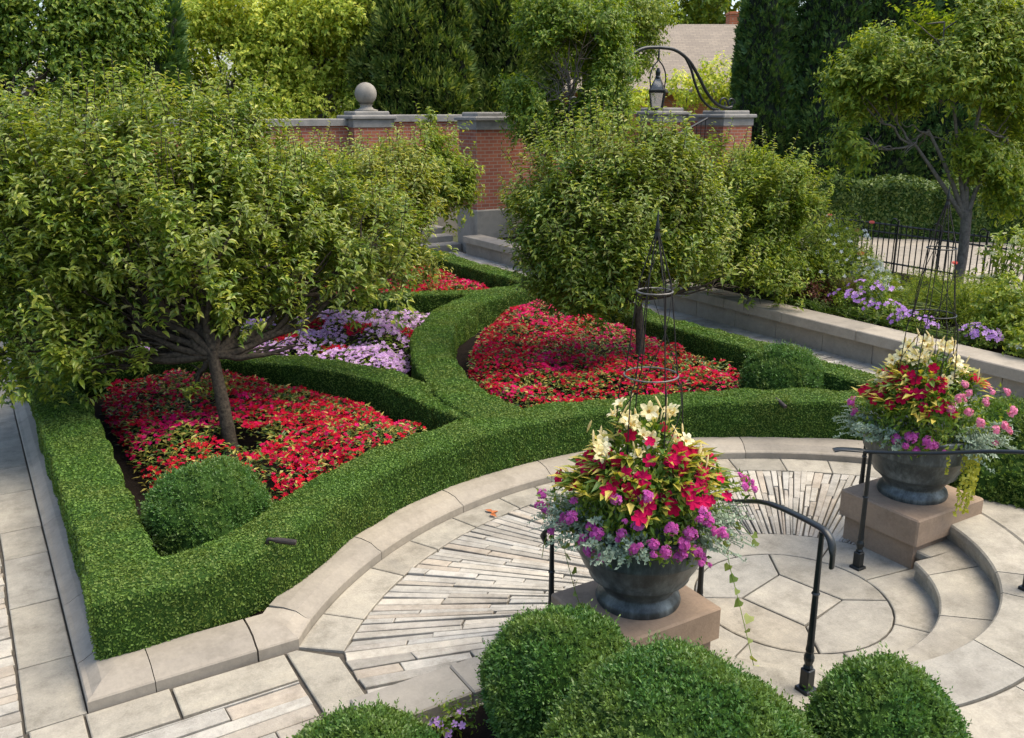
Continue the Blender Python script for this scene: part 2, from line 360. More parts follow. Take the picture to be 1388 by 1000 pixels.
# ------------------------------------------------------------------ setting : ground, paving
def stone(mb, poly, z, th=.04, inset=.006, jit=.0, bev=.007, mat=0):
    P = np.array(poly, float); k = len(P); c = P.mean(0)
    if jit: P = P + rng.normal(0, jit, P.shape)
    Pi = []
    for i in range(k):
        a = P[i - 1]; b = P[i]; d = P[(i + 1) % k]
        e1 = nz(b - a); e2 = nz(d - b); n1 = np.array([-e1[1], e1[0]]); n2 = np.array([-e2[1], e2[0]])
        q = n1 + n2; q = q / max(.5, (q @ q) / 2); Pi.append(q)
    Pi = np.array(Pi)
    area = .5 * np.sum(P[:, 0] * np.roll(P[:, 1], -1) - np.roll(P[:, 0], -1) * P[:, 1])
    if area < 0: Pi = Pi  # outward for cw; flipped below
    sg = 1 if area > 0 else -1
    A = P + Pi * inset * sg; B = P + Pi * (inset + bev) * sg
    V = np.concatenate([np.c_[A, np.full(k, z - th)], np.c_[A, np.full(k, z - bev * .7)], np.c_[B, np.full(k, z)]])
    F = [(r * k + j, r * k + (j + 1) % k, (r + 1) * k + (j + 1) % k, (r + 1) * k + j) for r in range(2) for j in range(k)]
    if sg < 0: F = [f[::-1] for f in F]
    mb.add(V, F, mat)
    top = list(range(2 * k, 3 * k)); mb.f.append((np.array([top if sg > 0 else top[::-1]]) + mb.n - 3 * k, mat))
def rows_x(mb, x0, x1, y0, y1, w=.10, lmin=.3, lmax=.95, z=0):
    y = y0
    while y < y1:
        h = w * rng.uniform(.55, 1.35); ye = min(y + h, y1); x = x0 - rng.uniform(0, .02)
        sl = rng.normal(0, .006)
        while x < x1 - .02:
            l = rng.uniform(lmin, lmax); xe = min(x + l, x1 + rng.uniform(-.01, .015))
            if x1 - xe < .15: xe = x1
            stone(mb, [(x, y + sl), (xe, y - sl), (xe, ye - sl), (x, ye + sl)], z + rng.normal(0, .003), jit=.0035, inset=.004, bev=.006)
            x = xe
        y = ye

mb = MB(); mb.add([(-400, -60, -.06), (400, -60, -.06), (400, 500, -.06), (-400, 500, -.06)], [(0, 1, 2, 3)])
tag(mb.build('ground', M['ground']), kind='structure')
mb = MB(); mb.add([(-3, -3, -.02), (10.8, -3, -.02), (10.8, 21, -.02), (-3, 21, -.02)], [(0, 1, 2, 3)])
tag(mb.build('path_bedding', M['sand']), kind='structure')

CC = np.array([4.55, 2.72]); RK = 3.94            # kerb arc
FC = np.array([4.53, 2.85]); RF = 3.52            # fan outer arc
LC = np.array([4.72, 3.74]); RL = 1.28            # landing arc
HUB = np.array([4.75, 3.95])
def raycirc(o, d, c, r):
    oc = o - c; b = oc @ d; q = b * b - (oc @ oc - r * r)
    return -b + math.sqrt(max(q, 0))
mb = MB()
th = R(4)
while th < R(178):
    dt = R(1.55) * rng.uniform(.6, 1.35); t0, t1 = th, min(th + dt, R(179)); th = t1
    d0 = np.array([math.cos(t0), math.sin(t0)]); d1 = np.array([math.cos(t1), math.sin(t1)])
    def lim(d):
        r = raycirc(HUB, d, FC, RF)
        if d[0] < 0: r = min(r, (1.72 - HUB[0]) / d[0])
        else: r = min(r, (7.72 - HUB[0]) / max(d[0], 1e-3))
        return raycirc(HUB, d, LC, RL), r
    a0, b0 = lim(d0); a1, b1 = lim(d1); cuts = [0]
    while cuts[-1] < 1: cuts.append(cuts[-1] + rng.uniform(.2, .62))
    cuts[-1] = 1
    if len(cuts) > 2 and cuts[-1] - cuts[-2] < .08: cuts.pop(-2)
    for s0, s1 in zip(cuts[:-1], cuts[1:]):
        g = lambda d, a, b, s: HUB + d * (a + (b - a) * s)
        q = [g(d0, a0, b0, s0), g(d0, a0, b0, s1), g(d1, a1, b1, s1), g(d1, a1, b1, s0)]
        if s1 - s0 > .25 and rng.random() < .5 and (t1 - t0) * (a0 + b0) / 2 > .1:   # split a wide stone lengthwise
            dm = nz(d0 + d1); am, bm = (a0 + a1) / 2, (b0 + b1) / 2
            m0, m1 = g(dm, am, bm, s0), g(dm, am, bm, s1)
            stone(mb, [q[0], q[1], m1, m0], rng.normal(0, .003), jit=.004, inset=.005); stone(mb, [m0, m1, q[2], q[3]], rng.normal(0, .003), jit=.005, inset=.0045, bev=.005)
        else: stone(mb, q, rng.normal(0, .0035), jit=.005, inset=.0045, bev=.005)
rows_x(mb, .0, 1.40, 3.3, 4.86, .11, .35, 1.0)
tag(mb.build('plaza_fan_paving', M['strip']), kind='structure')
mb = MB()
# ring of slabs between fan and kerb
ang0 = math.atan2(5.22 - CC[1], 1.51 - CC[0]); ang1 = math.atan2(5.22 - CC[1], 7.59 - CC[0])
na = 13
edges = np.linspace(ang0, ang1, na + 1)
edges[1:-1] += rng.uniform(-.03, .03, na - 1)
for i in range(na):
    t = np.linspace(edges[i], edges[i + 1], 5)
    inn = [];  out = [CC + RK * np.array([math.cos(q), math.sin(q)]) for q in t]
    for q in t:
        d = np.array([math.cos(q), math.sin(q)]); inn.append(CC + d * (raycirc(CC, d, FC, RF)))
    stone(mb, [*inn, *out[::-1]], .004, jit=.0, inset=.005)
stone(mb, [(1.42, 4.45), (1.70, 4.45), (1.71, 4.98), (1.50, 5.20), (1.42, 5.20)], .002)
stone(mb, [(7.74, 4.3), (8.9, 4.3), (8.9, 5.2), (7.6, 5.2), (7.66, 4.98)], .002)
for x0, x1 in ((-.08, .22), (.22, .70), (.70, 1.41)): stone(mb, [(x0, 4.87), (x1, 4.87), (x1, 5.2), (x0, 5.2)], .002, jit=.003)
y = 5.2
while y < 20:
    l = rng.uniform(.55, .95); stone(mb, [(-.09, y), (.235, y), (.235, y + l), (-.09, y + l)], .002, jit=.003); y += l
tag(mb.build('plaza_slab_paving', M['slab']), kind='structure')
mb = MB(); rows_x(mb, -1.6, -.10, 3.6, 13, .12, .3, .9)
tag(mb.build('left_path', M['strip']), kind='structure')
mb = MB(); rows_x(mb, 9.2, 10.62, 2.5, 20.2, .13, .3, .8)
y = 2.5
while y < 20.2:
    l = rng.uniform(.6, 1.1); stone(mb, [(8.88, y), (9.2, y), (9.2, y + l), (8.88, y + l)], 0, jit=.003); y += l
rows_x(mb, 7.0, 8.87, 4.45, 5.2, .13)
tag(mb.build('right_path', M['strip']), kind='structure')
# landing : compass circle, ring
mb = MB(); CP = np.array([4.77, 3.97]); rc = .69
pt = lambda c, r, a: c + r * np.array([math.cos(a), math.sin(a)])
sq = [R(a) for a in (57, 147, 237, 327)]
stone(mb, [pt(CP, .36, a) for a in sq], .003, inset=.007, jit=.004)
for i in range(4):
    a0 = sq[i]; a1 = sq[(i + 1) % 4] + (2 * PI if i == 3 else 0)
    stone(mb, [pt(CP, .36, a0), *[pt(CP, rc, q) for q in np.linspace(a0, a1, 10)], pt(CP, .36, a1)], .003, inset=.007, jit=.002)
e = [R(a) for a in (-60, -8, 25, 80, 112, 150, 200, 250, 300)]
for i in range(8):
    t = np.linspace(e[i], e[i + 1], 7)
    o_ = []
    for q in t:
        d = np.array([math.cos(q), math.sin(q)]); o_.append(CP + d * raycirc(CP, d, LC, RL + (.0 if math.sin(q) > .2 else .15)))
    stone(mb, [*[pt(CP, rc, q) for q in t], *o_[::-1]], .003, inset=.006)
tag(mb.build('landing_paving', M['slab']), kind='structure')
# steps and terrace
def ring_solid(mb, ts, rin, rout, cin, cout, z, rough=.0):
    Vi = [pt(cin, r, q) for r, q in zip(rin, ts)]; Vo = [pt(cout, r, q) for r, q in zip(rout, ts)]; n = len(ts)
    Vi, Vo = np.array(Vi), np.array(Vo); b = .012
    inn = nz(Vo - Vi)
    V = np.concatenate([np.c_[Vi + inn * .012, np.full(n, -.05)], np.c_[Vi + inn * (.012 + rough * rng.random((n, 1))), np.full(n, z * .5)], np.c_[Vi, np.full(n, z - .055)], np.c_[Vi, np.full(n, z - b)], np.c_[Vi + inn * b, np.full(n, z)], np.c_[Vo, np.full(n, z)], np.c_[Vo, np.full(n, -.05)]])
    F = []
    for r in range(6):
        for j in range(n - 1): F.append((r * n + j, r * n + j + 1, (r + 1) * n + j + 1, (r + 1) * n + j))
    mb.add(V, [f[::-1] for f in F])
    for j in (0, n - 1): mb.add(V[[r * n + j for r in range(7)]], [list(range(7)) if j else list(range(7))[::-1]])
S1 = np.array([4.69, 4.17]); S2 = np.array([4.76, 4.32])
mb = MB()
for a0, a1 in ((-8, -34), (-34, -62), (-62, -100), (-100, -150), (-150, -185)):
    ts = np.linspace(R(a0) - .004, R(a1) + .004, 14); rin = []
    for q in ts:
        r = 1.17
        if q > R(-22): r = max(r, (5.93 - S1[0]) / math.cos(q))
        if q < R(-152): r = max(r, (S1[0] - 3.63) / abs(math.cos(q)))
        rin.append(r)
    ring_solid(mb, ts, rin, [1.64] * 14, S1, S2, .15, .02)
for a0, a1 in ((-7, -47), (-47, -58), (-58, -84), (-84, -120), (-120, -152)):
    ts = np.linspace(R(a0) - .003, R(a1) + .003, 14)
    ring_solid(mb, ts, [1.61] * 14, [2.07] * 14, S2, np.array([4.69, 4.40]), .30, .02)
for a0, a1 in ((-7, -40), (-40, -66), (-66, -90), (-90, -112)):
    ts = np.linspace(R(a0) - .002, R(a1) + .002, 14)
    ring_solid(mb, ts, [2.085] * 14, [7.0] * 14, np.array([4.69, 4.40]), np.array([4.69, 4.40]), .302)
tag(mb.build('terrace_steps', M['slab']), kind='structure')
mb = MB()
mb.add([(4.0, -3, .26), (10, -3, .26), (10, 2.2, .26), (4.6, 2.4, .26), (4, 2.3, .26)], [(0, 1, 2, 3, 4)])
tag(mb.build('terrace_bedding', M['sand']), kind='structure')
# planting soil
def sheet(name, poly, z, m):
    mb = MB(); k = len(poly); mb.add([(x, y, z) for x, y in poly], [list(range(k))]); return tag(mb.build(name, m), kind='structure')
arcp = [tuple(CC + (RK + .2) * np.array([math.cos(q), math.sin(q)])) for q in np.linspace(ang0, ang1, 24)]
sheet('parterre_soil', [(.4, 5.4), *arcp, (8.7, 5.4), (8.7, 20), (.4, 20)], .08, M['soil'])
sheet('ball_bed_soil', [(.4, .5), (3.55, .5), (3.7, 3.64), (2.9, 4.05), (1.5, 4.05), (.4, 3.5)], .004 + .01, M['soil'])
sheet('side_bed_soil', [(6.75, 3.3), (9.0, 2.2), (8.8, 4.4), (6.75, 4.4)], .02, M['soil'])
sheet('border_soil', [(11.0, 0), (15.35, 0), (15.75, 19.5), (11.0, 19.5)], .36, M['soil'])
mb = MB(); rows_x(mb, 15.45, 30, 1, 20, 1.2, 3, 6, .33)
tag(mb.build('far_drive', M['kerb']), kind='structure')

# kerb, individual stones swept along its outline
def sweep(mb, P, prof, closed_caps=True):
    P = np.asarray(P, float); n = len(P); t = nz(np.gradient(P, axis=0))
    nr = []
    for i in range(n):
        if 0 < i < n - 1:
            a = nz(P[i] - P[i - 1]); b = nz(P[i + 1] - P[i]); q = np.array([-a[1] - b[1], a[0] + b[0]]); q = q / ((q @ q) / 2)
        else: a = nz(P[1] - P[0]) if i == 0 else nz(P[-1] - P[-2]); q = np.array([-a[1], a[0]])
        nr.append(q)
    nr = np.array(nr); k = len(prof)
    V = np.array([[P[i][0] + nr[i][0] * p[0], P[i][1] + nr[i][1] * p[0], p[1]] for i in range(n) for p in prof])
    F = [(i * k + j, (i + 1) * k + j, (i + 1) * k + (j + 1) % k, i * k + (j + 1) % k) for i in range(n - 1) for j in range(k)]
    mb.add(V, F); mb.add(V[:k], [list(range(k))[::-1]][0:1]); mb.add(V[-k:], [list(range(k))])
KP = [(0, -.03), (0, .060), (.008, .070), (.035, .078), (.10, .118), (.19, .135), (.30, .138), (.30, -.03)]
mb = MB()
def kerb_run(pts, L, mitre0=False):
    pts = resample(pts, .05); s = 0; n = len(pts); per = max(2, int(L / .05)); i = 0
    while i < n - 1:
        j = min(i + per, n - 1)
        if n - 1 - j < per * .4: j = n - 1
        seg = pts[i:j + 1].copy(); d = nz(seg[-1] - seg[-2]); seg[-1] = seg[-1] - d * .006
        sweep(mb, seg, KP); i = j
arc = np.array([CC + RK * np.array([math.cos(q), math.sin(q)]) for q in np.linspace(ang0, ang1, 60)])
def corner(c, a, b): sweep(mb, [a, c, b], KP)
kerb_run([(.24, 20), (.24, 5.66)], 1.5)
corner((.24, 5.21), (.24, 5.655), (.62, 5.215))
kerb_run([(.625, 5.215), (1.25, 5.22)], .6)
corner((1.52, 5.22), (1.255, 5.22), tuple(arc[2]))
kerb_run(arc[2:-2], 1.05)
corner((7.58, 5.22), tuple(arc[-3]), (7.9, 5.22))
kerb_run([(7.905, 5.22), (8.5, 5.22)], .6)
corner((8.86, 5.22), (8.505, 5.22), (8.86, 5.6))
kerb_run([(8.86, 5.605), (8.86, 20)], 1.5)
tag(mb.build('kerb', M['kerb']), kind='structure')

# ------------------------------------------------------------------ hedges and topiary
def sprigs(mb, P, Nn, nl, ln, leaf, ratio, mat, spread=.6, up=.35):
    n = len(P); ax = nz(Nn * .9 + rand_dirs(n) * spread + np.array([0, 0, up])); l = ln * rng.uniform(.5, 1.35, n)
    for q in range(nl):
        t = (q + .5) / nl; a = rand_dirs(n); side = nz(a - ax * np.sum(a * ax, 1)[:, None])
        s = leaf * rng.uniform(.75, 1.25, n) * (1.1 - .3 * t)
        scatter(mb, *DIA, P + ax * (l * (t - .35))[:, None], nz(ax * (.5 + .6 * t) + side * .8), nz(ax * .8 + rand_dirs(n) * .6), np.stack([s * ratio, s, s], 1), mat)
def hedge(name, label, pts, hw, z0, z1, dens, ls, wob=.024, mats=('boxcore', 'box'), seed=1, cat='hedge', group=None, cap=True):
    pts = resample(np.asarray(pts, float), .06); n = len(pts)
    hw = np.broadcast_to(np.asarray(hw, float), (n,)) if np.ndim(hw) == 0 else np.interp(np.linspace(0, 1, n), np.linspace(0, 1, len(hw)), hw)
    t = nz(np.gradient(pts, axis=0)); nr = np.stack([-t[:, 1], t[:, 0]], 1)
    h = z1 - z0
    prof = [(-.97, 0), (-.99, .25), (-1, .5), (-1, .78), (-.99, .95), (-.92, 1), (-.45, 1.01), (0, 1.015), (.45, 1.01), (.92, 1), (.99, .95), (1, .78), (1, .5), (.99, .25), (.97, 0)]
    k = len(prof); V = np.zeros((n, k, 3))
    for j, (a, b) in enumerate(prof):
        V[:, j, :2] = pts + nr * (a * hw)[:, None]; V[:, j, 2] = z0 + b * h
    # round the ends
    for i, f in ((0, .93), (n - 1, .93)):
        c = np.array([*pts[i], z0]); V[i] = c + (V[i] - c) * np.array([f, f, .97])
    W = V.reshape(-1, 3); ctr = np.repeat(np.c_[pts, np.full(n, z0 + h * .5)], k, 0)
    dirn = nz(W - ctr); W = W + dirn * (snoise(W, 3.0, seed)[:, None] * wob + snoise(W, 11, seed + 1)[:, None] * wob * .5 + snoise(W, 32, seed + 2)[:, None] * .007)
    F = np.array([(i * k + j, (i + 1) * k + j, (i + 1) * k + j + 1, i * k + j + 1) for i in range(n - 1) for j in range(k - 1)])
    F = F[:, ::-1]
    c0 = W[:k].mean(0); c1 = W[-k:].mean(0); m = len(W); W2 = np.vstack([W, c0, c1])
    E = [(m, j, j + 1, j + 1) for j in range(k - 1)] ; E2 = [(m + 1, (n - 1) * k + j + 1, (n - 1) * k + j, (n - 1) * k + j) for j in range(k - 1)]
    T = np.array([e[:3] for e in E] + [e[:3] for e in E2])
    mb = MB(); base = np.array([*pts[n // 2], z0])
    mb.add(W2, F, 0); mb.f.append((T, 0))
    FT = np.concatenate([F[:, [0, 1, 2]], F[:, [0, 2, 3]], T])
    a, b, c = W2[FT[:, 0]], W2[FT[:, 1]], W2[FT[:, 2]]
    area = (np.linalg.norm(np.cross(b - a, c - a), axis=1) / 2).sum()
    N_ = int(area * dens * .85); P, Nn = surf_sample(W2, FT, N_)
    sprigs(mb, P, Nn, 4 if ls < .05 else 3, ls * 2.0, ls * 1.05, .6, 1)
    o = mb.build(name, [M[mats[0]], M[mats[1]]], None, base); o.location = base
    return tag(o, label, cat, group)
def ball(name, label, c, r, dens, ls, sq=.92, seed=3, mats=('boxcore', 'ball'), wob=.05, group='clipped box balls', fr=9):
    nu, nv = 80, 48; V = []
    for i in range(nv + 1):
        ph = -.45 * PI + (.95 * PI) * i / nv
        for j in range(nu):
            a = 2 * PI * j / nu; V.append((math.cos(ph) * math.cos(a), math.cos(ph) * math.sin(a), math.sin(ph)))
    V = np.array(V); D = V.copy()
    w = 1 + wob * (snoise(D * r, fr, seed) + .6 * snoise(D * r, fr * 3, seed + 5)) + .012 / r * snoise(D * r, 48, seed + 8) - .02 / r
    w = w + .035 * snoise(D, 2.2, seed + 11); V = np.array(c) + V * w[:, None] * r * np.array([1, 1, sq])
    F = np.array([(i * nu + j, i * nu + (j + 1) % nu, (i + 1) * nu + (j + 1) % nu, (i + 1) * nu + j) for i in range(nv) for j in range(nu)])
    mb = MB(); mb.add(V, F, 0)
    n = int(4 * PI * r * r * dens * .36); P, Nn = surf_sample(V, F, n); up = P[:, 2] > c[2] - .75 * r; P, Nn = P[up], Nn[up]; n = len(P)
    sprigs(mb, P, Nn, 7, ls * 2.3, ls * 1.1, .46, 1, .45, .3)
    k = rng.random(n) < .05; sprigs(mb, P[k] + Nn[k] * ls, Nn[k], 9, ls * 4.0, ls * 1.1, .44, 1, .4, .6)
    base = np.array([c[0], c[1], max(0.0, c[2] - r * sq)])
    o = mb.build(name, [M[mats[0]], M[mats[1]]], None, base); o.location = base
    return tag(o, label, 'topiary', group)

HG = 'clipped box hedges of the parterre'
Z0, Z1 = .08, .52
hedge('box_hedge', 'long straight clipped box hedge beside the narrow paved path below the biggest crabapple', [(.62, 5.74), (.60, 20)], [.225, .235, .25, .26], Z0, Z1, 6500, .021, seed=2, group=HG)
ar = [tuple(CC + (RK + .47) * np.array([math.cos(q), math.sin(q)])) for q in np.linspace(ang0 - .06, ang1 + .06, 40)]
hedge('box_hedge', 'long curved clipped box hedge bending around the fan-paved plaza, path lights poking out of it', spline([(.37, 5.73), (1.0, 5.72), *[q for q in ar if q[1] > 5.86][::4], (8.05, 5.72), (8.6, 5.70)], 70), .215, Z0, Z1 + .004, 9000, .019, seed=4, group=HG)
hedge('box_hedge', 'straight clipped box hedge along the paved path facing the low retaining wall', [(8.42, 5.6), (8.42, 19.4)], .23, Z0, Z1 + .008, 4500, .024, seed=6, group=HG)
hedge('box_hedge', 'curving clipped box hedge dividing the tree-shaded red flowers from the lilac flowers', spline([(4.2, 7.15), (4.05, 7.9), (3.98, 8.8), (3.72, 9.6), (3.2, 10.4), (2.5, 11.1), (1.7, 11.6), (.7, 11.9)], 40), .22, Z0, Z1 - .004, 5000, .022, seed=8, group=HG)
hedge('box_hedge', 'broad curving clipped box hedge between the lilac flowers and the unshaded red flowers', spline([(4.25, 7.2), (4.28, 8.0), (4.5, 9.0), (4.82, 9.9), (5.35, 10.9), (6.0, 11.75), (6.7, 12.35), (7.5, 12.75), (8.3, 12.95)], 40), .25, Z0, Z1 + .002, 5000, .022, seed=10, group=HG)
hedge('box_hedge', 'short clipped box hedge closing the back of the lilac flowers', spline([(7.3, 12.8), (6.6, 13.25), (5.9, 13.5), (5.0, 13.9), (4.0, 14.3), (3, 14.5)], 30), .2, Z0, Z1, 3500, .026, seed=12, group=HG)
BG = 'clipped box balls'
ball('box_ball', 'clipped box ball tucked in the hedge corner beside the tree-shaded red flowers', (1.32, 6.72, .36), .48, 5200, .020, 1.0, 21)
ball('box_ball', 'clipped box ball tucked in the hedge corner at the far end of the curved hedge', (7.98, 7.05, .36), .47, 3400, .022, .96, 22)
ball('box_ball', 'round box ball crowding against the front of the nearer urn pedestal', (2.42, 3.50, .42), .415, 8500, .021, 1.0, 23, fr=8)
ball('box_ball', 'largest box ball, in front of the near handrail post and overlapping its neighbour', (2.52, 2.64, .40), .65, 8000, .021, .88, 24, fr=7)
ball('box_ball', 'box ball standing at the edge of the upper stone terrace past the handrail post', (3.36, 2.20, .57), .335, 9500, .021, 1.0, 25, fr=8)
ball('box_ball', 'low box ball beside the petunias under the stone ledge, cut by the picture edge', (1.34, 3.72, .07), .43, 8500, .021, .9, 26, fr=8)
ball('yew_dome', 'dark rounded yew dome behind the farther urn pedestal', (7.75, 4.0, .30), .82, 2600, .026, .8, 27, ('boxcore', 'darkgreen') if False else ('boxcore', 'box'), group=None)

# ------------------------------------------------------------------ flower carpets
def carpet(name, label, poly, zb, hmax, fl_d, lf_d, fmats, fs=.0235, fmask=None, leafm='impleaf', ls=.07, seed=0, edge=.11, cat='flower bed', gap=None):
    poly = np.array(poly); lo, hi = poly.min(0), poly.max(0); A = np.prod(hi - lo)
    def samp(d):
        P = lo + rng.random((int(A * d), 2)) * (hi - lo); return P[inpoly(P, poly)]
    def H(P):
        d = polydist(P, poly); Q = np.c_[P, np.zeros(len(P))]
        return zb + hmax * (1 - np.exp(-d / edge)) * (1 + .24 * snoise(Q, 5, seed) + .14 * snoise(Q, 14, seed + 2)) + .02
    mb = MB()
    # under-canopy of stems and foliage
    G_ = resample(np.vstack([poly, poly[:1]]), .12)
    P = samp(lf_d)
    if gap is not None: P = P[np.hypot(P[:, 0] - gap[0], (P[:, 1] - gap[1]) * .8) > gap[2] * .9]
    z = H(P) - rng.random(len(P)) ** 2 * hmax * .55
    pos = np.c_[P, z]; a = rng.random(len(P)) * 2 * PI
    D = np.stack([np.cos(a), np.sin(a), rng.uniform(-.25, .75, len(P))], 1)
    scatter(mb, *LEAF, pos, D, np.array([0, 0, 1.]) + rand_dirs(len(P)) * .35, np.stack([ls * .36 * rng.uniform(.8, 1.3, len(P)), ls * rng.uniform(.7, 1.3, len(P)), np.full(len(P), ls)], 1), 0)
    P = samp(fl_d); Q = np.c_[P, np.zeros(len(P))]
    keep = rng.random(len(P)) < np.clip(.72 + .45 * snoise(Q, 4.5, seed + 3), .12, 1); P, Q = P[keep], Q[keep]
    pos = np.c_[P, H(P) + rng.uniform(-.012, .022, len(P))]
    nr = nz(np.array([0, 0, 1.]) + rng.normal(0, .38, (len(P), 3)) + np.array([-.12, -.2, 0]))
    mi = np.zeros(len(P), int)
    if gap is not None:
        g_ = np.hypot((P[:, 0] - gap[0]), (P[:, 1] - gap[1]) * .8) > gap[2] * (1 + .3 * snoise(Q, 7, 3)); P, Q, pos, nr, mi = P[g_], Q[g_], pos[g_], nr[g_], mi[g_]
    if fmask is not None: mi = fmask(P, Q)
    for k in range(len(fmats)):
        s = mi == k; put_flowers(mb, pos[s], nr[s], fs * rng.uniform(.75, 1.2, s.sum()), 1 + k)
    c = np.array([*poly.mean(0), zb]); o = mb.build(name, [M[leafm], *[M[f] for f in fmats]], None, c); o.location = c
    return tag(o, label, cat, None, 'stuff')
mk = lambda sd, t=0.1: (lambda P, Q: (snoise(Q, 3.2, sd) + rng.normal(0, .3, len(P)) > t).astype(int))
carpet('red_impatiens_bed', 'red and magenta impatiens carpet around the leaning crabapple trunk', [(1.12, 7.85), (1.06, 10.4), (1.15, 11.3), (2.0, 11.15), (2.85, 10.4), (3.38, 9.65), (3.66, 8.8), (3.74, 7.9), (3.88, 7.42), (3.0, 7.0), (2.35, 6.72), (1.95, 6.55), (1.86, 7.25), (1.55, 7.5)], .10, .30, 680, 1000, ['impred', 'imppink'], fmask=mk(5, .55), seed=40, gap=(1.98, 8.32, .34))
carpet('red_impatiens_bed', 'broad red impatiens carpet with yellow-green leaves between curving hedge and path hedge', [(4.62, 7.62), (4.86, 8.8), (5.18, 9.6), (5.72, 10.6), (6.4, 11.5), (7.2, 12.2), (8.1, 12.5), (8.1, 10.2), (8.05, 7.75), (7.6, 7.35), (7.0, 7.2), (6.2, 7.5), (5.4, 7.6)], .10, .30, 680, 1000, ['impred', 'imppink'], fmask=mk(9, .4), seed=44)
carpet('red_impatiens_bed', 'farthest bright red impatiens carpet beyond the lilac flowers', [(4.6, 14.5), (6.0, 13.9), (6.9, 13.5), (7.5, 13.2), (8.15, 13.25), (8.15, 16.6), (7, 17), (5, 16.5)], .10, .26, 330, 700, ['impred', 'imppink'], .03, fmask=mk(12, .3), seed=46)
def pm(P, Q):
    m = np.zeros(len(P), int)
    for x, y in ((4.05, 11.35), (4.75, 12.2), (5.5, 11.75), (4.3, 12.9), (3.6, 12.0)):
        m[np.hypot(P[:, 0] - x, P[:, 1] - y) < .26 * rng.uniform(.6, 1.1, len(P))] = 1
    return m
carpet('lilac_vinca_bed', 'pale lilac flower carpet with a few red patches in the middle of the parterre', [(4.25, 9.45), (4.55, 10.1), (5.1, 11.05), (5.75, 11.9), (6.4, 12.5), (6.6, 12.9), (5.9, 13.2), (4.6, 13.7), (3.3, 14.1), (2.0, 13.5), (1.3, 12.4), (2.6, 11.5), (3.45, 10.7), (3.95, 9.9)], .10, .22, 420, 500, ['lilac', 'impred'], .032, fmask=pm, leafm='green', seed=48)

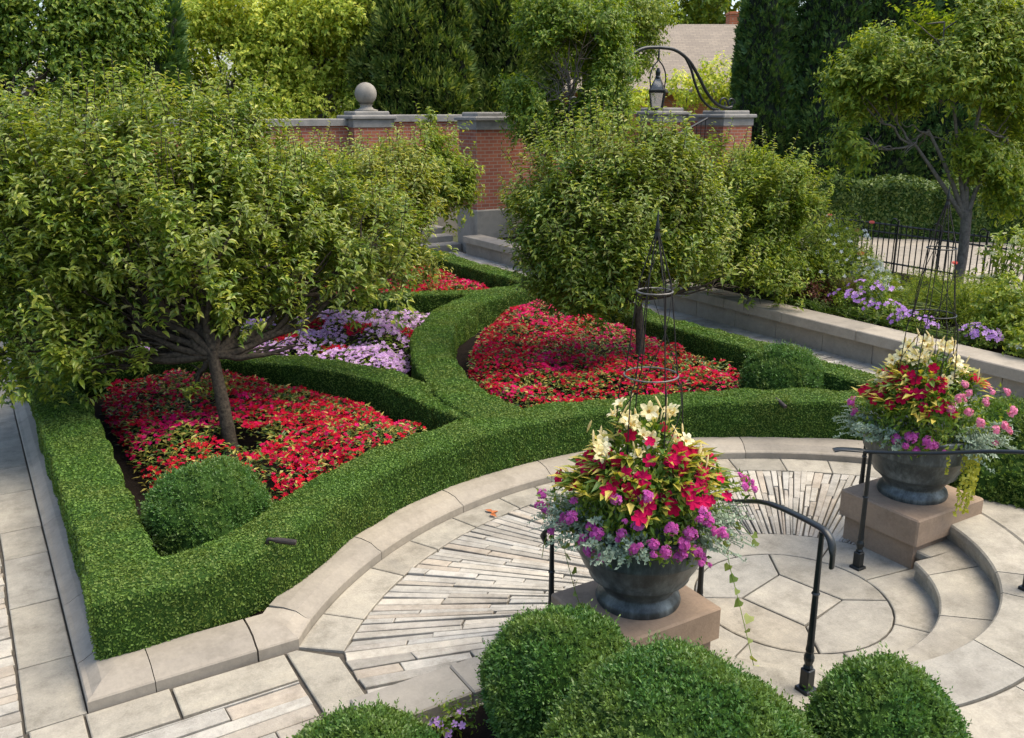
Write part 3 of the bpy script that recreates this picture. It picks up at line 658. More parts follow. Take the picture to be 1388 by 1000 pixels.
# ------------------------------------------------------------------ trees
def branch_pts(a, b, n=7, sag=.0, wig=.06):
    a, b = np.array(a, float), np.array(b, float); t = np.linspace(0, 1, n)[:, None]; L = np.linalg.norm(b - a)
    P = a + (b - a) * t; P[:, 2] += (np.sin(t[:, 0] * PI) * sag * L)
    P[1:-1] += rng.normal(0, wig * L * .35, (n - 2, 3)); return spline(P, n * 2)
def tree(name, label, base, fork, r0, lumps, nshoot, leaf, lm, bm='bark', nl=9, sl=.22, cat='tree', group=None, upb=.55, thr=-.55, droop=.35, shell=.5, ratio=.36, nsub=6, stems=None, seed=0, lump_thr_f=2.2, spikes=0):
    base = np.array(base, float); fork = np.array(fork, float)
    root = thing(name, label, cat, base, group=group)
    if 'trunk':
        mb = MB()
        if stems is None:
            P = spline([base - [0, 0, .1], base + (fork - base) * .35 + rng.normal(0, .03, 3) * [1, 1, 0], fork], 12)
            rr = r0 * np.linspace(1.0, .72, 12); rr[0] *= 1.8; rr[1] *= 1.25; rr *= 1 + rng.normal(0, .04, 12)
            tube(mb, P, rr, 10)
        else:
            tube(mb, spline([base - [0, 0, .1], (base + fork) / 2 + rng.normal(0, .02, 3), fork + [0, 0, .05]], 10), r0 * np.array([1.3, 1.12, 1, .98, .96, .95, .94, .94, .96, 1.0]), 10)
            for s in stems: tube(mb, spline([fork - [0, 0, .12], fork + (np.array(s) - fork) * .45 + rng.normal(0, .05, 3), s], 12), r0 * np.linspace(.55, .25, 12), 7)
        mb.build('trunk', M[bm], root, base, True)
    mb = MB(); L = [np.array(l, float) for l in lumps]
    tips = []
    for l in L:
        c, r = l[:3], l[3:6]
        f = fork if stems is None else np.array(min(stems, key=lambda s: np.linalg.norm(np.array(s) - c)))
        P = branch_pts(f - [0, 0, .04], c, 7, -.06); tube(mb, P, r0 * (np.linspace(.55, .2, len(P)) if stems is None else np.linspace(.25, .12, len(P))), 6)
        for k in range(nsub):
            d = nz(rng.normal(size=3)); e = c + d * r * .85; i = rng.integers(len(P) // 3, len(P)); Q = branch_pts(P[i], e, 5, .03, .1)
            tube(mb, Q, r0 * np.linspace(.2, .05, len(Q)), 4); tips.append(e)
    mb.build('branch_network', M[bm], root, base, True)
    mb = MB()
    w = np.array([np.prod(l[3:6]) ** .62 for l in L]); k = rng.choice(len(L), nshoot * 2, p=w / w.sum())
    C = np.array([l[:3] for l in L])[k]; Rr = np.array([l[3:6] for l in L])[k]
    d = rand_dirs(len(k)); rad = shell + (1.03 - shell) * rng.random(len(k)) ** .55
    P = C + d * Rr * rad[:, None]
    keep = (snoise(P, lump_thr_f, seed) > thr) & (P[:, 2] > base[2] + .3); P, d = P[keep][:nshoot], d[keep][:nshoot]
    if spikes:      # tufts of shoots with gaps between them
        m = max(60, nshoot // 11); P, d = P[:m], d[:m]; r_ = rng.uniform(.05, .13, (m, 1))
        g_ = nz(d * .7 + [0, 0, .7] + rand_dirs(m) * .5); kk = np.repeat(np.arange(m), 11); u_ = rng.uniform(-.5, 1.3, (len(kk), 1))
        P = P[kk] + rng.normal(0, 1, (len(kk), 3)) * r_[kk] * (1.15 - .35 * u_) + g_[kk] * u_ * .16; d = nz(g_[kk] + rand_dirs(len(kk)) * .45)
    sd = nz(d * .6 + np.array([0, 0, upb]) + rand_dirs(len(P)) * .5)
    ln = sl * rng.uniform(.5, 1.4, len(P))
    for q in range(nl):
        t = (q + .5) / nl; pos = P + sd * (ln * t)[:, None] - np.array([0, 0, 1]) * (t * t * ln * .15)[:, None]
        a = rand_dirs(len(P)); side = nz(a - sd * np.sum(a * sd, 1)[:, None])
        D = nz(sd * (.25 + .4 * t) + side * .9 - np.array([0, 0, droop]))
        s = leaf * rng.uniform(.7, 1.25, len(P)) * (1.1 - .35 * t)
        scatter(mb, *(LEAF2 if spikes else LEAF), pos, D, nz(sd * .8 + np.array([0, 0, .5]) + rand_dirs(len(P)) * .4), np.stack([s * ratio, s, s * 1.2], 1), 0)
    if spikes:
        k = rng.choice(len(L), spikes, p=w / w.sum()); C = np.array([l[:3] for l in L])[k]; Rr = np.array([l[3:6] for l in L])[k]
        d = nz(rand_dirs(spikes) + [0, 0, .55]); P = C + d * Rr; sd = nz(d * .5 + [0, 0, .9] + rand_dirs(spikes) * .25); ln = rng.uniform(.2, .6, spikes)
        for q in range(16):
            t = q / 15; pos = P + sd * (ln * t)[:, None]; a = rand_dirs(spikes); side = nz(a - sd * np.sum(a * sd, 1)[:, None])
            D = nz(sd * (.3 + .5 * t) + side * .9 - np.array([0, 0, droop])); s = leaf * rng.uniform(.8, 1.3, spikes) * (1.1 - .45 * t)
            scatter(mb, *(LEAF2 if spikes else LEAF), pos, D, nz(sd + rand_dirs(spikes) * .4), np.stack([s * ratio, s, s * 1.6], 1), 1)
        for p, q, l in zip(P, sd, ln): tube(mb, [p - q * .1, p + q * l * .6, p + q * l], .004, 3, 2, False)
    mb.build('crown', [M[lm], M['appletip'], M[bm]], root, base)
    return root
CG = 'crabapples in the parterre beds'
tree('crabapple_tree', 'spreading crabapple whose mottled trunk leans out of the red impatiens, the largest crown', (2.0, 8.62, .08), (1.93, 8.85, 1.14), .078,
     [(0.86, 10.7, 2.83, 0.83, 0.77, 0.59), (0.48, 10.93, 2.13, 0.68, 0.63, 0.7), (1.03, 9.9, 2.35, 0.85, 0.79, 0.66), (1.99, 10.72, 2.84, 0.88, 0.82, 0.58), (1.8, 9.55, 2.41, 0.86, 0.8, 0.59), (2.58, 9.66, 2.24, 0.68, 0.63, 0.57), (2.42, 9.29, 1.95, 0.65, 0.61, 0.45), (1.2, 9.79, 1.61, 0.78, 0.72, 0.37), (0.55, 10.54, 1.32, 0.58, 0.54, 0.45), (3.11, 9.69, 2.17, 0.58, 0.54, 0.55), (3.19, 9.29, 1.73, 0.53, 0.49, 0.39), (1.86, 9.51, 1.59, 0.72, 0.67, 0.33), (2.69, 10.41, 2.42, 0.48, 0.45, 0.42), (3.01, 9.98, 2.45, 0.44, 0.41, 0.38), (3.6, 9.28, 1.54, 0.47, 0.43, 0.32), (3.9, 9.33, 1.99, 0.44, 0.4, 0.49), (1.78, 8.98, 0.88, 0.11, 0.1, 0.31), (2.67, 8.67, 1.13, 0.17, 0.16, 0.18), (0.55, 10.0, 1.02, 0.63, 0.6, 0.36), (1.05, 9.5, 1.15, 0.68, 0.6, 0.34), (1.6, 9.3, 1.22, 0.53, 0.5, 0.3), (2.3, 9.15, 1.32, 0.58, 0.5, 0.3), (-0.1, 10.3, 1.5, 0.58, 0.6, 0.6), (2.05, 9.9, 2.92, 0.58, 0.5, 0.5), (3.05, 9.95, 2.34, 0.58, 0.5, 0.46), (3.35, 9.9, 2.28, 0.53, 0.5, 0.46), (2.7, 9.6, 2.26, 0.58, 0.5, 0.46), (0.75, 10.2, 2.6, 0.68, 0.6, 0.6), (0.95, 10.1, 1.9, 0.68, 0.6, 0.6), (1.4, 10.0, 2.3, 0.68, 0.6, 0.6), (0.35, 10.3, 1.75, 0.58, 0.6, 0.5), (1.6, 9.9, 1.8, 0.58, 0.6, 0.5), (1.7, 10.2, 2.8, 0.68, 0.6, 0.6), (0.2, 10.7, 2.4, 0.58, 0.6, 0.6), (1.9, 8.95, 1.75, 0.58, 0.5, 0.4), (1.9, 8.9, 2.15, 0.58, 0.5, 0.5), (1.0, 9.7, 2.75, 0.58, 0.55, 0.5), (0.7, 9.9, 2.3, 0.58, 0.55, 0.5), (1.2, 9.6, 2.2, 0.58, 0.55, 0.5), (0.9, 9.7, 1.6, 0.53, 0.5, 0.4), (2.25, 10.4, 3.2, .42, .4, .42), (2.7, 10.3, 3.05, .35, .35, .42), (1.5, 10.6, 3.2, .5, .45, .45), (.5, 10.9, 3.1, .6, .5, .45)], 8600, .088, 'apple', seed=51, spikes=520, ratio=.44, group=CG, thr=-.6, nsub=8, shell=.45, lump_thr_f=3.6, upb=0.95, nl=9, sl=.2, droop=.22)
tree('crabapple_tree', 'crabapple with yellowish sunlit crown just right of the largest crown, over the lilac flowers', (4.6, 13.6, .08), (4.6, 13.3, 1.1), .08,
     [(4.49, 12.83, 2.14, 0.85, 0.72, 0.59), (5.13, 12.44, 2.2, 0.85, 0.72, 0.52), (5.4, 12.2, 2.1, 0.59, 0.61, 0.64), (4.73, 12.1, 1.99, 0.95, 0.83, 0.68), (4.28, 12.95, 2.04, 0.85, 0.72, 0.64), (5.31, 11.79, 1.56, 0.52, 0.53, 0.56), (4.85, 11.91, 1.27, 0.74, 0.64, 0.43), (4.54, 12.8, 1.61, 0.85, 0.72, 0.64), (4.05, 13.09, 2.2, 0.7, 0.61, 0.52), (3.7, 13.3, 2.13, 0.8, 0.7, 0.6), (3.9, 12.9, 1.8, 0.8, 0.7, 0.55), (5.48, 12.6, 1.75, 0.47, 0.5, 0.46), (4.9, 12.6, 2.36, 0.6, 0.5, 0.32)], 5200, .088, 'applelit', seed=53, spikes=320, ratio=.44, group=CG, thr=-0.2, shell=.45, lump_thr_f=3.4, upb=0.95, nl=9, sl=.2, droop=.22)
tree('crabapple_tree', 'crabapple behind the wire obelisk, its dark straight trunk in the broad red bed', (6.9, 8.42, .08), (6.93, 8.5, 1.25), .068,
     [(6.5, 9.37, 2.3, 0.53, 0.54, 0.51), (6.9, 9.5, 2.64, 0.62, 0.56, 0.52), (6.57, 8.98, 1.84, 0.63, 0.65, 0.45), (7.0, 8.85, 2.18, 0.64, 0.57, 0.55), (7.55, 8.75, 2.34, 0.46, 0.42, 0.56), (7.77, 8.62, 1.79, 0.56, 0.5, 0.46), (6.31, 9.49, 1.51, 0.4, 0.42, 0.42), (6.81, 8.85, 1.47, 0.63, 0.57, 0.32), (7.18, 8.98, 2.92, 0.26, 0.23, 0.32), (7.54, 8.76, 2.7, 0.19, 0.17, 0.32), (6.4, 9.91, 1.93, 0.33, 0.35, 0.38), (6.45, 8.94, 1.21, 0.48, 0.48, 0.25), (8.12, 8.41, 1.33, 0.42, 0.38, 0.28), (6.95, 9.0, 1.95, 0.6, 0.5, 0.75), (7.05, 8.7, 1.6, 0.45, 0.4, 0.35), (6.75, 9.3, 2.5, 0.5, 0.45, 0.6)], 4700, .086, 'apple', seed=56, spikes=420, ratio=.44, group=CG, thr=-0.2, nsub=8, shell=.45, lump_thr_f=3.4, upb=0.95, nl=9, sl=0.27, droop=.22)
tree('crabapple_tree', 'small crabapple in front of the brick pier with its stone base', (7.0, 15.6, .08), (7.0, 15.7, 1.0), .07,
     [(7.35, 15.42, 2.68, 0.58, 0.52, 0.43), (6.99, 15.64, 2.21, 0.58, 0.52, 0.49), (7.57, 15.29, 2.08, 0.51, 0.46, 0.43), (7.0, 15.8, 2.2, .6, .5, .5), (7.15, 15.6, 1.7, .6, .5, .45), (7.75, 15.1, 2.0, .4, .35, .4)], 2200, .10, 'midgreen', seed=58, spikes=60, ratio=.44, group=CG, thr=-.4, shell=.4)
tree('crabapple_tree', 'crabapple in the raised border leaning its branches over the retaining wall coping', (11.5, 10.9, .36), (11.2, 10.7, 1.0), .08,
     [(10.55, 11.26, 2.26, 0.74, 0.66, 0.56), (10.98, 10.37, 2.06, 0.71, 0.64, 0.54), (10.61, 10.58, 1.43, 0.82, 0.75, 0.59), (11.28, 10.18, 1.31, 0.54, 0.48, 0.59), (10.57, 9.98, 0.75, 0.57, 0.51, 0.4), (10.52, 11.14, 1.25, 0.73, 0.65, 0.73), (11.51, 10.05, 1.66, 0.3, 0.27, 0.54)], 3900, .084, 'midgreen', seed=60, spikes=260, ratio=.44, group=None, thr=-0.25, shell=.4, lump_thr_f=3.2, upb=0.9, nl=10, sl=0.27, droop=.22)
tree('multi_stem_tree', 'tall multi-stemmed fresh green tree in front of the brick wall beside the lantern', (12.3, 17.7, .36), (12.3, 17.7, .5), .065,
     [(12.17, 17.79, 4.52, 1.13, 1.01, 0.91), (11.82, 18.0, 3.4, 0.93, 0.84, 0.81), (12.47, 17.6, 3.72, 0.93, 0.93, 1.01), (12.88, 17.35, 4.36, 0.68, 0.68, 0.7), (12.58, 17.54, 5.14, 0.93, 0.84, 0.81), (11.6, 18.13, 4.04, 0.75, 0.68, 0.7), (12.19, 17.78, 2.91, 0.84, 0.77, 0.51), (12.98, 17.3, 3.4, 0.48, 0.48, 0.57), (11.88, 17.96, 5.29, 0.75, 0.68, 0.6), (12.13, 17.84, 3.9, 0.9, 0.8, 0.9), (12.3, 17.8, 4.2, 0.9, 0.8, 0.8), (12.2, 17.8, 3.4, 0.8, 0.7, 0.6), (12.5, 17.6, 4.8, 0.6, 0.6, 0.5), (12.0, 17.5, 4.35, 0.75, 0.7, 0.65), (11.8, 17.6, 3.7, 0.75, 0.7, 0.6), (12.4, 17.2, 3.75, 0.7, 0.6, 0.6)], 7200, .115, 'green', 'palebark', seed=62, thr=-.3, ratio=.45, stems=[(11.9, 17.9, 3.3), (12.25, 17.7, 3.8), (12.6, 17.5, 3.6), (12.9, 17.3, 3.3), (11.6, 18.0, 2.8)], nl=8, sl=.32)
tree('border_tree', 'tree with forked grey trunk rising from the raised border in front of the iron fence', (14.55, 9.25, .30), (14.6, 9.27, 1.72), .088,
     [(14.14, 9.56, 3.98, 1.01, 0.91, 0.76), (13.25, 10.10, 3.63, 0.76, 0.68, 0.57), (14.83, 9.14, 4.20, 0.88, 0.79, 0.88), (14.87, 9.12, 3.05, 0.76, 0.68, 0.76), (13.83, 9.75, 3.05, 0.76, 0.68, 0.50), (13.01, 10.24, 2.81, 0.50, 0.45, 0.32), (13.95, 9.67, 4.76, 0.88, 0.79, 0.50), (13.29, 10.08, 4.32, 0.57, 0.51, 0.44), (15.28, 8.87, 2.33, 0.50, 0.45, 0.63), (12.71, 10.42, 3.86, 0.28, 0.25, 0.32)], 5600, .115, 'midgreen', 'palebark', seed=64, thr=.08, shell=.25, lump_thr_f=3.2, ratio=.42, stems=[(13.7, 9.8, 2.9), (14.2, 9.5, 3.5), (15.0, 9.0, 3.0), (14.6, 9.25, 3.7), (13.9, 9.7, 3.1)], nl=8, sl=.32)
def bgtree(name, label, base, r0, lumps, nshoot, leaf, lm, bm='palebark', seed=0, **kw):
    base = np.array(base, float); c = np.mean([l[:3] for l in lumps], 0); f = base + (c - base) * .45
    return tree(name, label, base, f, r0, lumps, nshoot, leaf, lm, bm, seed=seed, nl=8, sl=.5, ratio=.55, thr=kw.get('thr', -.5), shell=kw.get('shell', .4), upb=.3, lump_thr_f=1.5, nsub=5, droop=.5)
bgtree('plane_tree', 'big bright yellow-green tree with pale trunks behind the wall, left of the ball finial', (7.2, 30, 0), .22,
       [(7.58, 30.48, 5.39, 1.71, 1.54, 1.46), (8.90, 29.68, 4.52, 1.95, 1.76, 1.71), (10.34, 28.81, 5.39, 1.95, 1.76, 1.71), (11.89, 27.87, 4.74, 1.46, 1.32, 1.83), (8.43, 29.97, 6.25, 1.95, 1.76, 0.98), (11.16, 28.31, 6.25, 2.20, 1.98, 0.98), (6.90, 30.89, 4.29, 1.22, 1.10, 0.98), (9.63, 29.24, 3.40, 2.20, 1.98, 0.85), (12.51, 27.49, 5.82, 0.68, 0.61, 1.22), (11.65, 28.02, 3.63, 1.46, 1.32, 0.85)], 13000, .155, 'lightgreen', seed=70)
bgtree('maple_tree', 'broad mid-green maple filling the upper corner above the largest crabapple', (-2.6, 24, 0), .2,
       [(2.48, 26.55, 5.34, 1.56, 1.4, 1.07), (3.56, 25.9, 5.17, 1.17, 1.05, 0.98), (1.74, 27.0, 4.47, 1.37, 1.23, 0.98), (3.0, 26.24, 4.38, 1.37, 1.23, 0.88), (2.25, 26.69, 6.02, 1.76, 1.58, 0.68), (3.95, 25.66, 5.85, 0.98, 0.88, 0.68), (1.05, 27.42, 5.17, 1.17, 1.05, 1.17), (2.0, 26.9, 5.2, 1.6, 1.3, 1.3), (2.9, 26.3, 5.6, 1.4, 1.2, 1.2), (1.2, 27.2, 4.2, 1.5, 1.2, 1.2)], 8500, .15, 'green', 'bark', seed=72)
bgtree('street_tree', 'loose light-green tree rising behind the lantern arch and overlapping the house roof', (19.0, 29, 0), .18,
       [(18.19, 25.22, 6.24, 1.51, 1.36, 0.88), (19.20, 24.62, 6.35, 1.39, 1.25, 0.76), (17.39, 25.71, 5.46, 1.01, 0.91, 1.01), (19.53, 24.41, 5.46, 0.55, 0.50, 0.88), (16.58, 26.20, 6.35, 1.01, 0.91, 1.01)], 3600, .14, 'midgreen', seed=74)
bgtree('distant_tree', 'distant soft green tree on the skyline above the house roof', (40, 50, 0), .35,
       [(36.0, 51, 9.6, 3.2, 2.5, 1.9), (40.5, 48, 9.8, 3.2, 2.5, 1.9), (44, 46, 10.5, 3.4, 2.5, 2.4), (32.5, 52.5, 10.4, 2.8, 2, 1.9)], 3000, .34, 'midgreen', seed=76)
bgtree('house_shrub', 'bright yellow-green small tree in front of the orange brick house wall', (24.6, 26.4, 0), .08,
       [(23.6, 26.8, 4.1, .9, .8, .55), (24.9, 26.2, 4.4, .9, .8, .8), (25.6, 25.8, 4.0, .8, .7, .7), (22.4, 27.4, 3.7, .8, .7, .4)], 560, .17, 'lightgreen', seed=78)

def conifer(name, label, base, r, h, lm, dens=95, fl=.22, seed=0, group=None, taper=.85):
    base = np.array(base, float); root = thing(name, label, 'tree', base, group=group)
    mb = MB(); tube(mb, [base - [0, 0, .1], base + [0, 0, .5]], [.14, .12], 8); mb.build('trunk', M['bark'], root, base, True)
    nu, nv = 36, 34; V = []
    for i in range(nv + 1):
        t = i / nv; rr = r * (1 - t ** 2.2 * taper) * (.72 + .28 * min(1, t * 7)) 
        for j in range(nu): a = 2 * PI * j / nu; V.append((base[0] + rr * math.cos(a), base[1] + rr * math.sin(a), base[2] + .15 + t * h))
    V = np.array(V); c = np.array([base[0], base[1], 0]); D = nz((V - c) * [1, 1, 0])
    V = V + D * (snoise(V * [1, 1, .55], 2.4, seed) * .16 + snoise(V, 6, seed + 1) * .09)[:, None] * (r / 1.3)
    F = np.array([(i * nu + j, i * nu + (j + 1) % nu, (i + 1) * nu + (j + 1) % nu, (i + 1) * nu + j) for i in range(nv) for j in range(nu)])
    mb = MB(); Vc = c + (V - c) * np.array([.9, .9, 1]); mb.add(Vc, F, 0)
    P, Nn = surf_sample(V, F, int(2 * PI * r * h * dens)); n = len(P)
    P = P - Nn * rng.uniform(0, .16, (n, 1)) + Nn * .04
    Dd = nz(Nn * .7 + np.array([0, 0, .75]) + rand_dirs(n) * .55); q = nz(np.cross(Nn, [0, 0, 1.]) + rand_dirs(n) * .8)
    s = fl * rng.uniform(.6, 1.3, n); scatter(mb, *FROND, P, Dd, q, s, 1)
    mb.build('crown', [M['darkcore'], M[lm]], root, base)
    return root
AG = 'tall dark arborvitae screen'
for i, (x, y, r_, h_, lb) in enumerate([(21.90, 21.00, 1.15, 9, 'dark arborvitae column at the screen end next to the gate pier'), (23.30, 19.70, 1.3, 9.5, 'dark arborvitae column second from the gate pier'),
        (24.80, 18.60, 1.35, 9.2, 'dark arborvitae column in the middle of the screen, above the clipped hedge'), (26.20, 17.40, 1.35, 9.4, 'dark arborvitae column behind the crown of the grey-trunked border tree'), (27.50, 16.10, 1.4, 9.2, 'dark arborvitae column farthest from the gate pier at the picture edge'), (28.60, 14.60, 1.4, 9.0, 'dark arborvitae column hidden behind the border tree foliage')]):
    conifer('arborvitae', lb, (x, y, .3), r_, h_, 'arb', 120, .2, 80 + i, AG)
for i, (x, y, lb) in enumerate([(12.9, 27.2, 'pale-tipped conifer behind the wall just right of the ball finial'), (15.6, 26.8, 'pale-tipped conifer behind the multi-stemmed tree')]):
    conifer('conifer_tree', lb, (x, y, 0), 2.0, 11, 'arblit', 170, .27, 90 + i, None, .6)
conifer('conifer_tree', 'narrow very dark conifer between the maple and the bright yellow-green tree', (5.0, 27.0, 0), .95, 9.5, 'arb', 80, .3, 95, None)
conifer('conifer_tree', 'dark conifer behind the maple in the upper corner', (-4.5, 28, 0), 1.8, 8.5, 'arb', 50, .3, 96, None)
hedge('clipped_hedge', 'long clipped dark hedge beyond the iron fence and pale drive', [(17.8, 17.6), (20.2, 15.4), (22.5, 12.6), (25, 9.0)], .75, .3, 1.65, 1100, .085, .13, ('boxcore', 'clip'), 99)
tree('bronze_shrub', 'dark bronze-green shrub against the brick wall beside the pier', (12.6, 18.9, .36), (12.6, 18.9, .7), .03, [(12.6, 18.9, 1.2, .8, .5, .65), (13.3, 18.8, 1.0, .6, .5, .5)], 700, .09, 'redshrub', seed=100, cat='shrub', shell=.3)

# ------------------------------------------------------------------ walls and gate
def pier(name, label, x0, x1, y0, y1, ztop, basez=1.05, group='brick gate piers'):
    root = thing(name, label, 'gate pier', (x0, y0, 0), group=group); O = (x0, y0, 0)
    mb = MB(); box(mb, x0 - .06, x1 + .06, y0 - .06, y1 + .06, -.05, basez, 0, .03); mb.build('base', M['lime'], root, O)
    mb = MB(); box(mb, x0, x1, y0, y1, basez - .01, ztop - .36); mb.build('shaft', M['brick'], root, O)
    mb = MB(); box(mb, x0 - .03, x1 + .03, y0 - .03, y1 + .03, ztop - .36, ztop - .14, 0, .01)
    box(mb, x0 - .10, x1 + .10, y0 - .10, y1 + .10, ztop - .14, ztop - .05, 0, .03); box(mb, x0 + .05, x1 - .05, y0 + .05, y1 - .05, ztop - .055, ztop + .05, 0, .03)
    mb.build('cap', M['cap'], root, O); return root
def wall(name, label, x0, x1, y0, y1, ztop):
    root = thing(name, label, 'wall', (x0, y0, 0)); O = (x0, y0, 0)
    mb = MB(); box(mb, x0, x1, y0 - .04, y1, -.05, .9, 0, .02); mb.build('base', M['lime'], root, O)
    mb = MB(); box(mb, x0 + .002, x1 - .002, y0, y1 - .002, .89, ztop - .18); mb.build('brickwork', M['brick'], root, O)
    mb = MB(); box(mb, x0, x1, y0 - .07, y1 + .07, ztop - .18, ztop, 0, .02); mb.build('coping', M['cap'], root, O)
ZT = 3.32
pier('brick_pier', 'tall red brick pier on a plain limestone base at the end of the paved path', 10.95, 11.95, 19.75, 20.65, ZT)
wall('brick_wall', 'red brick garden wall between pier and lantern gate, behind the multi-stemmed tree', 11.95, 14.3, 20.0, 20.5, ZT - .06)
pier('brick_pier', 'brick pier half hidden by the multi-stemmed tree on the far side of the gate', 13.2, 14.3, 19.8, 20.7, ZT + .05)
pier('brick_pier', 'brick gate pier carrying the scrolled foot of the lantern arch', 18.55, 19.65, 19.3, 20.3, ZT + .04)
pier('brick_pier', 'brick gate pier directly below the hanging lantern, next to the pier with the scroll', 17.5, 18.6, 20.9, 21.8, ZT + .12)
wall('brick_wall', 'short red brick wall joining the two gate piers under the lantern', 18.6, 19.3, 20.35, 21.2, ZT - .02)
wall('brick_wall', 'red brick wall with pale coping running behind the crabapples to the ball finial', -4, 9.2, 23.6, 24.1, ZT - .12)
wall('brick_wall', 'red brick wall between the ball finial pier and the pier with limestone base', 10.3, 12.6, 23.2, 23.7, ZT - .02)
fp = pier('brick_pier', 'broad brick pier crowned by a stone ball', 9.2, 10.3, 23.2, 24.1, ZT + .02)
mb = MB(); c = (9.75, 23.65, ZT + .06)
lathe(mb, [(.30, 0), (.32, .04), (.20, .07), (.15, .13), (.17, .18), (.20, .2)] , c, 24)
lathe(mb, [(.001 + .29 * math.sin(q), .46 - .29 * math.cos(q)) for q in np.linspace(.15, PI, 18)], c, 28)
o = mb.build('ball_finial', M['lime'], None, c, True); o.location = c; tag(o, 'round weathered stone ball on a small pedestal atop the broad brick pier', 'finial')
mb = MB()
for i in range(3): box(mb, 8.9, 10.85, 20.4 + i * .45, 20.4 + (i + 1) * .45 + (0 if i < 2 else 3), -.05, .16 * (i + 1), 0, .02)
tag(mb.build('garden_steps', M['lime']), kind='structure')
# retaining wall
rw = thing('retaining_wall', 'low pale stone retaining wall with broad coping holding up the flower border', 'retaining wall', (10.6, 3, 0))
mb = MB(); y = 1.0
while y < 19.6:
    l = min(.95 * rng.uniform(.85, 1.15), 19.7 - y); box(mb, 10.60, 10.95, y + .003, y + l - .003, -.05, .30, 0, .004); y += l
mb.build('wall_face', M['kerb'], rw, (10.6, 3, 0)); mb = MB(); y = .7
while y < 19.6:
    l = min(1.25 * rng.uniform(.9, 1.1), 19.7 - y); box(mb, 10.50, 11.03, y + .003, y + l - .003, .30, .45, 0, .012); y += l
mb.build('coping', M['kerb'], rw, (10.6, 3, 0))
# ledge by the ball bed
mb = MB(); box(mb, 1.55, 2.20, 4.08, 4.40, -.10, .10, 0, .01); box(mb, 2.206, 2.9, 4.08, 4.40, -.10, .10, 0, .01)
o = mb.build('stone_ledge', M['lime'], None, (2.2, 4.2, 0)); o.location = (2.2, 4.2, 0); tag(o, 'long flat stone ledge between the fan paving and the box balls', 'ledge')
# lantern arch
def P3(pts): return [np.array(p, float) for p in pts]
ya = 19.8; xc = 16.55
ar_ = thing('lantern_arch', 'dark iron overthrow arch spanning the gate with scrolled foot', 'arch', (xc, ya, ZT)); O = (xc, ya, ZT)
half = [(0, 5.02), (.55, 4.97), (1.05, 4.72), (1.45, 4.30), (1.75, 3.92), (2.1, 3.62), (2.5, 3.48), (2.75, 3.5)]
half2 = [(.9, 4.83), (1.15, 4.50), (1.33, 4.12), (1.6, 3.72), (1.95, 3.48), (2.3, 3.42)]
for s in (1, -1):
    mb = MB(); tube(mb, spline([(xc + s * x, ya, z) for x, z in half], 40), .045, 8)
    tube(mb, spline([(xc + s * x, ya, z) for x, z in half2], 30), .035, 8)
    for cx_, r0, in ((2.42, .17), (2.72, .15)):
        a = np.linspace(0, 2.2 * PI, 24); rr = r0 * (1 - a / 11); tube(mb, np.c_[xc + s * (cx_ + rr * np.cos(a)), np.full(24, ya), 3.6 + rr * np.sin(a)], .026, 6)
    mb.build('arch_rod', M['iron'], ar_, O, True)
ln = thing('lantern', 'glazed iron lantern hanging in its hoop under the arch', 'lantern', (xc, ya, 3.5)); O = (xc, ya, 3.5)
mb = MB()
for s in (1, -1): tube(mb, spline([(xc, ya, 4.98), (xc, ya, 4.72), (xc + s * .16, ya, 4.55), (xc + s * .27, ya, 4.3), (xc + s * .24, ya, 4.0)], 20), .018, 6)
mb.build('hanger', M['iron'], ln, O, True)
mb = MB(); lathe(mb, [(.06, 4.22), (.075, 4.26), (.055, 4.3), (.065, 4.4), (.03, 4.5)], (xc, ya, 0), 10); mb.build('chimney_cap', M['iron'], ln, O)
mb = MB(); lathe(mb, [(.27, 3.93), (.08, 4.23)], (xc, ya, 0), 4); mb.build('roof_glass', M['glass'], ln, O)
mb = MB(); lathe(mb, [(.30, 3.88), (.31, 3.93), (.28, 3.945)], (xc, ya, 0), 4)
for k in range(4):
    a = k * PI / 2; tube(mb, [(xc + .275 * math.cos(a), ya + .275 * math.sin(a), 3.89), (xc + .19 * math.cos(a), ya + .19 * math.sin(a), 3.46)], .018, 5)
    tube(mb, [(xc + .27 * math.cos(a), ya + .27 * math.sin(a), 3.94), (xc + .08 * math.cos(a), ya + .08 * math.sin(a), 4.24)], .014, 5)
lathe(mb, [(.20, 3.42), (.21, 3.46), (.16, 3.47)], (xc, ya, 0), 4); mb.build('frame', M['iron'], ln, O)
mb = MB(); lathe(mb, [(.18, 3.47), (.262, 3.885)], (xc, ya, 0), 4, cap=False); mb.build('glass', M['glass'], ln, O)
gt = thing('iron_gate', 'dark iron gate leaf with curved top rail below the arch, behind leaves', 'gate', (xc, ya, 0)); O = (xc, ya, 0)
mb = MB()
tube(mb, spline([(14.4, ya, 2.2), (15.4, ya, 2.35), (16.5, ya, 2.55), (17.5, ya, 2.85), (18.4, ya, 3.2)], 20), .03, 6)
for x in np.arange(14.5, 18.5, .16): tube(mb, [(x, ya, .1), (x, ya, np.interp(x, [14.4, 15.4, 16.5, 17.5, 18.4], [2.2, 2.35, 2.55, 2.85, 3.2]))], .011, 5)
tube(mb, [(14.4, ya, .3), (18.4, ya, .3)], .02, 5); mb.build('gate_leaf', M['iron'], gt, O)
